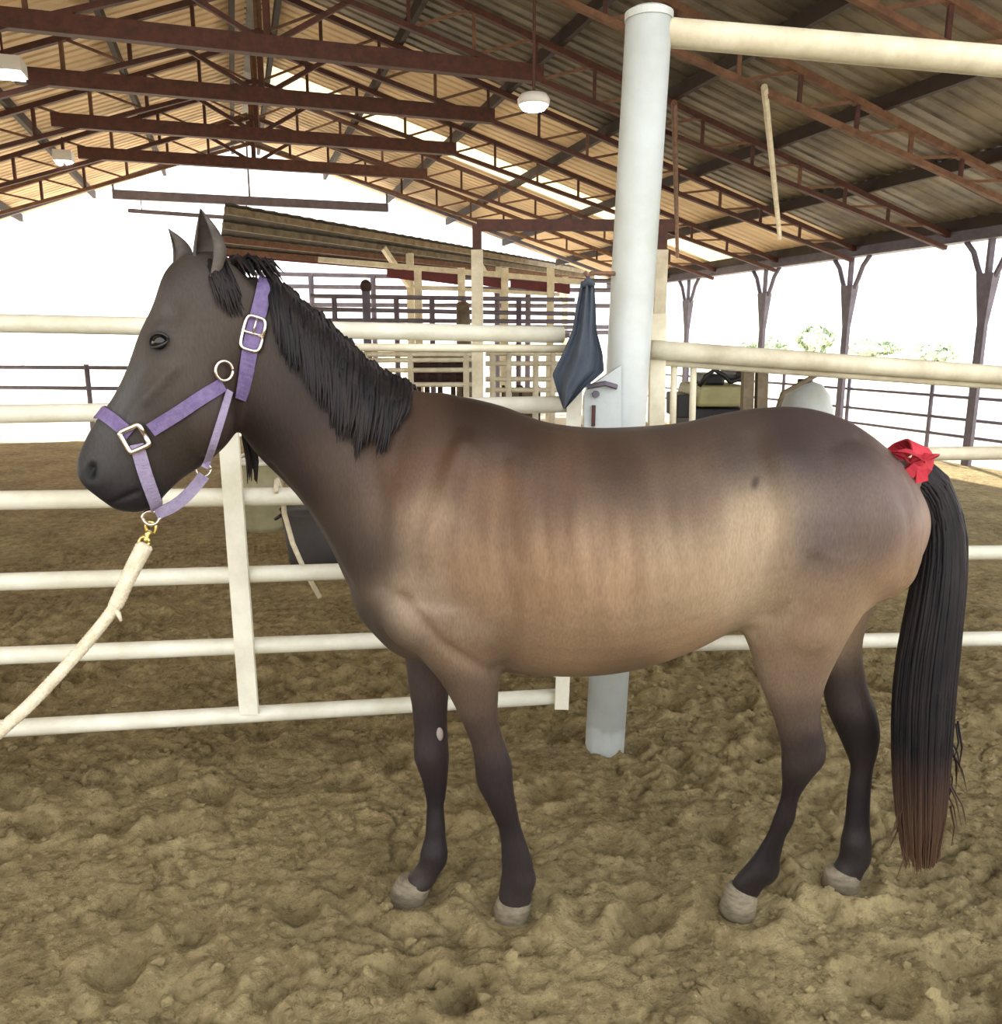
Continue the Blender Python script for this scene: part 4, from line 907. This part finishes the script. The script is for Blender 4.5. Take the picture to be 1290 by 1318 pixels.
hm.transform(Matrix.Translation(-HB)); hb = bpy.data.objects.new('body', hm); COL.objects.link(hb); hb.parent = horse; ORG[hb] = HB.copy()
bv = BVHTree.FromPolygons([Vector(c) for c in co], [tuple(p.vertices) for p in hm.polygons])

# hooves
M_hoof = mat('grey_hoof', (128, 116, 94), 0.75, rgb2=(92, 84, 68), scale=30, stretch=(1, 1, 3))
for toe_t, heel_t, toe_b, heel_b, wd in (HOOF_FRONT_NEAR, HOOF_FRONT_FAR, HOOF_HIND_NEAR, HOOF_HIND_FAR):
    mb = MB(); V = []; n = 24
    for j, (tA, tB, ws) in enumerate(((toe_t, heel_t, 0.70), (toe_t, heel_t, 0.82), (toe_b, heel_b, 1.05), (toe_b, heel_b, 0.95))):
        a, b = Vector(tA), Vector(tB)
        if j == 0: a += Vector((0.012, 0, 0.014)); b += Vector((-0.008, 0, 0.014))
        if j == 2: a.z += 0.006; b.z += 0.006
        if j == 3: a.z -= 0.006; b.z -= 0.006
        c = (a + b) / 2; u = (a - b) / 2
        for k in range(n):
            t = 2 * math.pi * k / n; cs = math.cos(t); sn = math.sin(t)
            x = cs if cs > 0 else math.copysign(abs(cs) ** 0.7, cs) * 0.92
            V.append(c + u * x + LAT * (wd * ws * sn))
    mb.add(V, [(j * n + k, j * n + (k + 1) % n, j * n + n + (k + 1) % n, j * n + n + k) for j in range(3) for k in range(n)] + [tuple(range(n - 1, -1, -1)), tuple(3 * n + k for k in range(n))])
    o = mb.build('hoof', M_hoof, horse, True); o['label'] = 'pale grey hoof'
c = bv.ray_cast(at(566, 945, 1.4), (at(566, 945, 2.2) - at(566, 945, 1.4)).normalized())[0]
if c: MB().ell(c, (0.010, 0.006, 0.020), None, 12, 8).build('chestnut', mat('pale_horn', (150, 138, 132), 0.6), horse, True)['label'] = 'pale horny chestnut on the far foreleg'
# eyes with lids
M_eye = mat('dark_wet_eye', (14, 11, 10), 0.06); M_skin = mat('black_skin', (30, 26, 27), 0.45)
for s in (-1, 1):
    p, nrm = cast_head(E_, s); c = p + nrm * 0.001
    o = MB().ell(c, (0.0175, 0.0175, 0.0175), None, 20, 14).build('eye', M_eye, horse, True)
    t_ = (HD - nrm * HD.dot(nrm)).normalized(); up_ = nrm.cross(t_); up_ = up_ if up_.z > 0 else -up_
    for sg in (1, -1):
        MB().tube([c + t_ * (0.023 * math.cos(a)) + up_ * sg * (0.0155 * math.sin(a)) + nrm * (0.002 + 0.010 * math.sin(a)) for a in np.linspace(0, math.pi, 13)], [0.0015 + 0.0022 * math.sin(a) for a in np.linspace(0, math.pi, 13)], 8).build('eyelid', M_skin, horse, True)
# ears
M_ear = mat('grey_brown_ear', (84, 76, 70), 0.7, rgb2=(56, 50, 46), scale=30)
def ear(base, tip, wid, face, depth=0.7):
    base, tip = Vector(base), Vector(tip); ax_ = (tip - base); L = ax_.length; ax_.normalize()
    f = (face - ax_ * face.dot(ax_)).normalized(); sd = ax_.cross(f); n, m = 13, 16; V = []
    for sh_ in (1.0, 0.80):
        for i in range(m + 1):
            t = i / m; r_ = wid * (0.62 + 0.9 * t - 0.3 * t * t) if t < 0.36 else wid * (0.905 * (max(0, 1 - ((t - 0.36) / 0.645) ** 1.7)))
            r_ = max(r_, 0.0015) * sh_; bend = f * (0.018 * math.sin(math.pi * t) * -1)
            for k in range(n):
                a = R(-132 + 264 * k / (n - 1)); V.append(base + ax_ * (L * t) + bend - f * math.cos(a) * r_ * depth + sd * math.sin(a) * r_)
    o2 = (m + 1) * n; Fc = []
    for i in range(m):
        for k in range(n - 1):
            a = i * n + k; Fc += [(a, a + 1, a + n + 1, a + n), (o2 + a, o2 + a + n, o2 + a + n + 1, o2 + a + 1)]
        a = i * n; Fc.append((a, a + n, o2 + a + n, o2 + a)); a = i * n + n - 1; Fc.append((a, o2 + a, o2 + a + n, a + n))
    return MB().add(V, Fc).build('ear', M_ear, horse, True)
nb_ = (Vector(HEAD_PT['near_ear_front']) + Vector(HEAD_PT['near_ear_back'])) / 2 - HN * 0.045 - HZ * 0.03
ear(nb_, Vector(HEAD_PT['near_ear_tip']) - HN * 0.055, 0.047, HD * 0.8 - HN * 0.75)
fb_ = (Vector(HEAD_PT['far_ear_front']) * 0.55 + Vector(HEAD_PT['far_ear_back']) * 0.45) + HN * 0.045 - HZ * 0.025
ear(fb_, Vector(HEAD_PT['far_ear_tip']) + HN * 0.055, 0.040, HD * 0.95 - HN * 0.1)

# hair: mane, forelock, tail, each a mass of locks
def hair_mat(name, a, b):
    m = mat(name, a, 0.55, rgb2=b, scale=30, stretch=(1, 1, 0.15)); m.node_tree.nodes['Principled BSDF'].inputs['Specular IOR Level'].default_value = 0.25; return m
M_mane = hair_mat('black_mane_hair', (14, 12, 15), (34, 26, 25))
def lock(mb, pts, r0, r1=0.0008, n=5):
    m = len(pts); mb.tube(pts, [r0 * (1 - 0.15 * (i / (m - 1))) * (1 - (i / (m - 1)) ** 3) + r1 for i in range(m)], n, cap=False)
rh = random.Random(3)
def interp(L, t):
    t = max(0, min(0.9999, t)) * (len(L) - 1); i = int(t); f = t - i; return Vector(L[i]) * (1 - f) + Vector(L[i + 1]) * f
mane = MB()
for side in (-1, 1):
    for k in range(900 if side < 0 else 160):
        t = rh.random(); c = interp(CREST, t) + Vector((rh.uniform(-0.008, 0.008), side * rh.uniform(-0.004, 0.014), rh.uniform(-0.022, 0.010)))
        e = interp(MANE_TIP, t + rh.uniform(-0.02, 0.02)); e.y = YM; c0 = Vector((c.x, YM, c.z))
        ln = (rh.uniform(0.84, 1.12) if rh.random() < 0.82 else rh.uniform(0.5, 0.84)) + 0.10 * math.sin(31 * t) + 0.09 * math.sin(67 * t + 1); e = c0 + (e - c0) * ln + Vector((rh.uniform(-0.008, 0.012), 0, 0)); pts = []; lift = rh.uniform(0.004, 0.020)
        for j in range(10):
            f = j / 9; p = c0 + (e - c0) * f + Vector((0.010 * math.sin(math.pi * f), 0, 0.018 * math.sin(math.pi * min(1, f * 2.6)) if f < 0.385 else 0))
            h = bv.ray_cast(Vector((p.x, YM + side * 0.6, p.z)), Vector((0, -side, 0)), 0.6)
            ys = (h[0].y + side * (0.004 + lift)) if h[0] else YM + side * 0.012
            g_ = min(1, f * 2.6); p.y = ys * g_ + c.y * (1 - g_); pts.append(p)
        m = len(pts); mane.tube(pts, [0.0058 * (0.35 + 0.65 * min(1, j / 2)) * (1 - max(0, (j - 4) / (m - 5)) ** 1.6) + 0.0006 for j in range(m)], 5, cap=False)
mane.build('mane', M_mane, horse, True)
fl = MB(); F0 = Vector(HEAD_PT['forelock']) + Vector((0, 0, -0.01))
for k in range(70):
    b0 = F0 + HN * rh.uniform(-0.04, 0.02) + HD * rh.uniform(-0.045, 0.0) + HZ * rh.uniform(-0.01, 0.01)
    e0 = b0 + HZ * rh.uniform(-0.12, -0.07) + HD * rh.uniform(-0.035, -0.015); pts = []
    for j in range(7):
        f = j / 6; p = b0 + (e0 - b0) * f; s_, nm_ = cast_head(p, -1, 0.004 + 0.006 * rh.random()); pts.append(s_ * min(1, f * 2) + (b0) * (1 - min(1, f * 2)))
    lock(fl, pts, rh.uniform(0.003, 0.006))
for k in range(70):                                                    # tufts at the poll behind the ears
    b0 = Vector(HEAD_PT['poll']) + HD * rh.uniform(-0.06, 0.02) + HN * rh.uniform(-0.03, 0.03) + HZ * (-0.015)
    d = Vector((rh.uniform(0.02, 0.06), rh.uniform(-0.03, 0.02), rh.uniform(-0.02, 0.022))); lock(fl, [b0, b0 + d * 0.5 + HZ * 0.015, b0 + d - HZ * 0.02], 0.006)
fl.build('forelock', M_mane, horse, True)
hk = MB(); q0 = S2(316, 552)                                            # a hank of far-side mane hanging below the throat
for k in range(34):
    b0 = q0 + Vector((rh.uniform(-0.016, 0.016), rh.uniform(0.0, 0.05), 0.05)); e0 = S2(320 + rh.uniform(-6, 7), 618 + rh.uniform(-30, 8), 0.03)
    lock(hk, [b0, b0 + (e0 - b0) * 0.35, b0 + (e0 - b0) * 0.7 + Vector((0.004, 0, 0)), e0], 0.006)
hk.build('mane_hank', M_mane, horse, True)
M_tail = hair_mat('black_tail_hair', (15, 14, 20), (36, 30, 32))
# tail hair lightens to brown toward the ends
nt2 = M_tail.node_tree; pb = nt2.nodes['Principled BSDF']; old = pb.inputs['Base Color'].links[0].from_socket
tcn = nt2.nodes.new('ShaderNodeTexCoord'); sx = nt2.nodes.new('ShaderNodeSeparateXYZ'); mrn = nt2.nodes.new('ShaderNodeMapRange')
mrn.inputs['From Min'].default_value = 0.46; mrn.inputs['From Max'].default_value = 0.04; mxn = nt2.nodes.new('ShaderNodeMixRGB'); mxn.inputs[2].default_value = (*lin(98, 72, 54), 1)
nt2.links.new(tcn.outputs['Object'], sx.inputs[0]); nt2.links.new(sx.outputs['Z'], mrn.inputs[0]); nt2.links.new(mrn.outputs[0], mxn.inputs[0]); nt2.links.new(old, mxn.inputs[1]); nt2.links.new(mxn.outputs[0], pb.inputs['Base Color'])
tl = MB(); TLa = [Vector(a) for a, b in TAIL]; TLb = [Vector(b) for a, b in TAIL]
cent = [(a + b) / 2 for a, b in zip(TLa, TLb)]; half = [(a - b).length / 2 for a, b in zip(TLa, TLb)]
tl.tube(cent[:9], [h * 0.72 for h in half[:8]] + [0.01], 14)
for k in range(620):
    u = rh.uniform(-1, 1); v = math.sqrt(max(0, 1 - u * u)) * (1 if rh.random() < 0.3 else -1) * (0.5 + 0.5 * rh.random()); s0 = rh.random() ** 2 * 0.45; s1 = min(1.0, rh.uniform(0.72, 1.0) + 0.12 * (1 - abs(u)) * rh.random()); pts = []; m = 13; ph = rh.random() * 6
    for j in range(m):
        t = s0 + (s1 - s0) * j / (m - 1); a = interp(TLa, t); b = interp(TLb, t); c = (a + b) / 2; hf = (a - b) / 2; uu = u * 0.95 + 0.05 * math.sin(5 * t + ph)
        pts.append(c + hf * uu + Vector((0, v * hf.length * 0.75, 0)))
    lock(tl, pts, rh.uniform(0.0035, 0.0065))
for k in range(60):                                                    # thin flyaway ends
    u = rh.uniform(-1, 1.3); t = rh.uniform(0.75, 0.92); a = interp(TLa, t); b = interp(TLb, t); c = (a + b) / 2 + (a - b) / 2 * u; e = c + Vector((rh.uniform(-0.03, 0.05), rh.uniform(-0.03, 0.03), -0.17 * rh.uniform(0.5, 1)))
    e.z = max(e.z, 0.03); lock(tl, [c, (c + e) / 2 + Vector((0.01, 0, 0)), e], 0.0025, 0.0006)
tl.build('tail', M_tail, horse, True)

# ------------------------------------------------------------------ halter
M_web = mat('purple_halter_webbing', (112, 96, 138), 0.6, rgb2=(94, 78, 122), scale=60, bump=0.3, bscale=300)
M_web2 = mat('lavender_halter_webbing', (150, 140, 166), 0.6, rgb2=(130, 118, 148), scale=60, bump=0.3, bscale=300)
M_nickel = mat('nickel_hardware', (226, 214, 204), 0.25, metal=1.0); M_brass = mat('brass_snap', (214, 190, 120), 0.3, metal=1.0)
H_ = {k: Vector(v) for k, v in HALTER.items()}
halter = empty('halter', H_['sq'] + Vector((0, 0, -0.15))); tag(halter, 'purple webbing halter with nickel buckles on the dark horse\'s head', 'halter')
def ribbon(P, N, wid, th, name, m_, parent, closed=False):
    V = []; k = len(P)
    for i in range(k):
        t = (P[(i + 1) % k] - P[i - 1]) if closed else (P[min(i + 1, k - 1)] - P[max(i - 1, 0)]); t.normalize()
        n = (N[i] - t * N[i].dot(t)).normalized(); b = t.cross(n); wv = wid[i] if hasattr(wid, '__len__') else wid
        V += [P[i] - b * wv / 2, P[i] + b * wv / 2, P[i] + b * wv / 2 + n * th, P[i] - b * wv / 2 + n * th]
    Fc = []
    for i in range(k if closed else k - 1):
        a, c = i * 4, ((i + 1) % k) * 4
        for q in range(4): Fc.append((a + q, a + (q + 1) % 4, c + (q + 1) % 4, c + q))
    if not closed: Fc += [(3, 2, 1, 0), tuple((k - 1) * 4 + q for q in range(4))]
    return MB().add(V, Fc).build(name, m_, parent)
def smooth(P, it=3, closed=False):
    for _ in range(it): P = [P[i] if (not closed and i in (0, len(P) - 1)) else (P[i - 1] + P[i] * 2 + P[(i + 1) % len(P)]) / 4 for i in range(len(P))]
    return P
def wrap(path, side, n=26, off=0.005, t0=0.0, t1=1.0):
    """a strap lying on one side of the head, from the front or top edge of the side view to the back or under edge"""
    mid = sum(path, Vector()) / len(path); A, B = path[0], path[-1]; P, N = [], []
    L = [0]; 
    for a, b in zip(path[:-1], path[1:]): L.append(L[-1] + (b - a).length)
    for i in range(n):
        t = t0 + (t1 - t0) * i / (n - 1); s = t * L[-1]; j = max(q for q in range(len(L) - 1) if L[q] <= s + 1e-9); p = path[j] + (path[j + 1] - path[j]) * ((s - L[j]) / (L[j + 1] - L[j]))
        th = math.pi * t; edge = (A - mid).normalized() * max(0, math.cos(th)) + (B - mid).normalized() * max(0, -math.cos(th))
        d = (HN * side * max(0.0, math.sin(th)) + edge * abs(math.cos(th)) ** 1.5).normalized(); c = p - edge * 0.035 * abs(math.cos(th))
        h = bv.ray_cast(c + d * 0.35, -d, 0.5)
        if h[0]: P.append(h[0] + h[1] * off); N.append(h[1])
        else: P.append(p + d * 0.05); N.append(d.copy())
    return smooth(P, 2), smooth(N, 4)
def flatstrap(a, b, side, n=18, off=0.005):
    P, N = [], []
    for i in range(n):
        p, nn_ = cast_head(a + (b - a) * i / (n - 1), side, off); P.append(p); N.append(nn_)
    return smooth(P, 3), smooth(N, 5)
for s in (-1, 1):
    P, N = wrap([H_['nose_top'], H_['sq']], s, 14, t0=0.0, t1=0.5) if False else wrap([H_['nose_top'], H_['sq'], H_['chin']], s, 40)
    k = next(i for i in range(len(P)) if (P[i] - cast_head(H_['sq'], s)[0]).length == min((q - cast_head(H_['sq'], s)[0]).length for q in P))
    kk = max(2, k); ribbon(P[:kk], N[:kk], 0.030, 0.003, 'noseband', M_web, halter); o = ribbon(P[k + 2:], N[k + 2:], 0.030, 0.003, 'noseband', M_web2, halter)
    P, N = flatstrap(H_['cheek_a'], H_['cheek_b'], s); ribbon(P[:-1], N[:-1], 0.031, 0.003, 'cheek_strap', M_web, halter)
    P, N = wrap([H_['crown_top'], H_['crown_mid'], H_['crown_low'], H_['throat_b']], s, 44, off=0.008)
    k = int(len(P) * 0.60); ribbon(P[:k], N[:k], 0.035, 0.003, 'crown_strap', M_web, halter)
    P2, N2 = flatstrap(H_['ringlow'], H_['throat_b'] + HZ * 0.012, s, 18, 0.006); ribbon(P2, N2, 0.017, 0.003, 'throat_strap', M_web2, halter)
# strap under the jaw from the throat to the chin ring
tb_ = H_['throat_b']; ch_ = H_['chin']; P, N = [], []
for i in range(16):
    t = i / 15; p = tb_ + (ch_ - tb_) * t + Vector((0, 0, -0.012 - 0.016 * math.sin(math.pi * t))); P.append(p); N.append(-HN + Vector((0, 0, -0.15)))
ribbon(P, N, 0.028, 0.004, 'chin_strap', M_web2, halter)
P, N = flatstrap(H_['throat_b'] + HZ * 0.01, H_['throat_b'] + HZ * 0.01 + HD * 0.012, -1, 4, 0.004)
def frame(c, nrm, upv, w_, h_, r, name, bar=True, rnd=0.25):
    x = upv.cross(nrm).normalized(); y = nrm.cross(x).normalized(); y = y if y.dot(upv) > 0 else -y; pts = []
    for k in range(29):
        a = 2 * math.pi * k / 28; cx, sy = math.cos(a), math.sin(a); e = rnd
        pts.append(c + x * (w_ / 2 * math.copysign(abs(cx) ** e, cx)) + y * (h_ / 2 * math.copysign(abs(sy) ** e, sy)))
    f = MB().tube(pts, r, 8).build(name, M_nickel, halter, True)
    if bar: MB().tube([c - x * w_ / 2, c + x * w_ / 2], r * 0.8, 8).build('buckle_bar', M_nickel, f, True); MB().tube([c + nrm * 0.004, c + y * h_ * 0.46 + nrm * 0.005], r * 0.6, 6).build('buckle_tongue', M_nickel, f, True)
    return f
for s in (-1, 1):
    c, nrm = cast_head(Vector(HALTER['crown_mid']), s, 0.013); upv = (H_['crown_top'] - H_['crown_low']).normalized(); frame(c, nrm, upv, 0.046, 0.078, 0.0045, 'buckle', s < 0, 0.45)
    c, nrm = cast_head(H_['sq'], s, 0.011); upv = (H_['nose_top'] - H_['chin']).normalized(); frame(c, nrm, upv, 0.048, 0.050, 0.0065, 'square_ring', False, 0.25)
    c, nrm = cast_head(H_['ring'], s, 0.011); frame(c, nrm, HZ, 0.040, 0.044, 0.004, 'round_ring', False, 1.0)
c = (P2[-1] + tb_ + Vector((0, 0, -0.012))) / 2 - HN * 0.01; frame(c, -HN, HZ, 0.034, 0.034, 0.0035, 'throat_ring', False, 1.0)
rc = ch_ + Vector((-0.012, 0, -0.022)); frame(rc, Vector((0.2, -1, 0)).normalized(), HZ, 0.038, 0.034, 0.004, 'chin_ring', False, 1.0)

# ------------------------------------------------------------------ lead rope with its snap
lead = empty('lead_rope', rc + Vector((0, 0, -0.03))); tag(lead, 'cream braided lead rope with a brass snap, running down to the lower left', 'rope')
r0 = rc + Vector((0, 0, -0.014)); rY = rc.y
e1 = at(186, 703, rY - 0.01)
MB().tube([r0 + Vector((0.012 * math.cos(a) - 0.004, 0.004, 0.016 * math.sin(a) - 0.012)) for a in np.linspace(-1.2, 4.6, 16)], 0.0042, 8).build('snap_hook', M_brass, lead, True)
sb = MB(); d_ = e1 - r0; sb.tube([r0 + d_ * 0.32, r0 + d_ * 0.45, r0 + d_ * 0.6, r0 + d_ * 0.7, r0 + d_ * 0.8], [0.006, 0.008, 0.0055, 0.0075, 0.006], 10); sb.build('snap_barrel', M_brass, lead, True)
MB().tube([e1 + Vector((0.012 * math.cos(a), 0.012 * math.sin(a) * 0.3, 0.012 * math.sin(a) + 0.010)) for a in np.linspace(0, 6.28, 17)], 0.004, 8).build('swivel_ring', M_brass, lead, True)
path = [e1 + Vector((0, 0, 0.0)), at(176, 722, rY - 0.03), at(163, 748, rY - 0.05), at(147, 782, rY - 0.08), at(122, 815, rY - 0.12), at(96, 845, rY - 0.16), at(66, 878, rY - 0.2), at(35, 910, rY - 0.25), at(0, 941, rY - 0.3), at(-50, 985, rY - 0.37)]
dense = []
for i in range(len(path) - 1):
    p = [path[max(i - 1, 0)], path[i], path[i + 1], path[min(i + 2, len(path) - 1)]]
    for k in range(8): dense.append(Vector([crom(p[0][q], p[1][q], p[2][q], p[3][q], k / 8) for q in range(3)]))
dense.append(path[-1])
for st in range(3):
    pts = []; n = 260
    for i in range(n):
        t = i / (n - 1); p = interp(dense, t); q = interp(dense, min(1, t + 0.01)) - interp(dense, max(0, t - 0.01)); q.normalize(); x = q.cross(Vector((0, 1, 0))).normalized(); y = q.cross(x)
        a = 2 * math.pi * (t * 30 + st / 3); rr = 0.0068; pts.append(p + x * rr * math.cos(a) + y * rr * math.sin(a))
    MB().tube(pts, 0.0082, 7).build('strand', M_rope, lead, True)
# whipped splice: rope doubled back above the throw
n = 90; sp_ = MB()
for st in range(3):
    pts = []
    for i in range(n):
        t = 0.01 + 0.33 * i / (n - 1); p = interp(dense, t); q = (interp(dense, t + 0.01) - interp(dense, t - 0.01)).normalized(); x = q.cross(Vector((0, 1, 0))).normalized(); y = q.cross(x); a = 2 * math.pi * (-t * 26 + st / 3); rr = 0.0135 * (1 - 0.25 * (i / n)); pts.append(p + x * rr * math.cos(a) + y * rr * math.sin(a))
    sp_.tube(pts, [0.0075] * (n - 6) + [0.007, 0.0065, 0.006, 0.005, 0.004, 0.003], 7)
sp_.build('splice', M_rope, lead, True)
q = interp(dense, 0.335); MB().tube([q, q + Vector((0.014, -0.01, -0.012)), q + Vector((0.020, -0.012, -0.028))], [0.008, 0.006, 0.003], 7).build('rope_end', M_rope, lead, True)

# ------------------------------------------------------------------ red ribbon tied round the tail
M_redr = mat('red_ribbon_cloth', (196, 46, 62), 0.7, rgb2=(168, 34, 52), scale=14, bump=0.3, bscale=60)
rb_ = empty('ribbon', Vector(RIBBON[0])); tag(rb_, 'red ribbon tied round the top of the horse\'s black tail', 'ribbon')
ca = S2(1152, 585); cb_ = S2(1186, 600); dirv = (cb_ - ca).normalized(); xx = dirv.cross(LAT).normalized(); P, N = [], []
cR = S2(1168, 594)
for k in range(28):
    a = 2 * math.pi * k / 28; rr_ = 0.046; v_ = xx * math.cos(a) * rr_ + LAT * math.sin(a) * 0.060; P.append(cR + v_ + dirv * 0.004 * math.sin(3 * a)); N.append(v_.normalized())
ribbon(P, N, 0.055, 0.004, 'band', M_redr, rb_, True)
kn = S2(1164, 588, -0.068); MB().ell(kn, (0.018, 0.014, 0.016), None, 14, 10).build('knot', M_redr, rb_, True)
def loop(dx, dz, nm, tw):
    P, N = [], []
    for k in range(15):
        a = 2 * math.pi * k / 14 ; u = (1 - math.cos(a)) / 2; P.append(kn + Vector((dx * u, -0.016 * math.sin(a) - 0.004, dz * u + tw * math.sin(a)))); N.append(Vector((-0.2 * math.sin(a), -math.cos(a) * 0.3 - 0.2, 0.9)))
    ribbon(P, N, 0.030, 0.003, nm, M_redr, rb_)
loop(-0.050, 0.022, 'bow_loop', 0.010); loop(0.030, 0.010, 'bow_loop', 0.010)
for dx, dz in ((0.012, -0.05), (-0.022, -0.032)):
    ribbon([kn, kn + Vector((dx * 0.4, -0.01, dz * 0.4)), kn + Vector((dx, -0.004, dz))], [Vector((0, -1, 0))] * 3, [0.014, 0.024, 0.03], 0.003, 'ribbon_tail', M_redr, rb_)
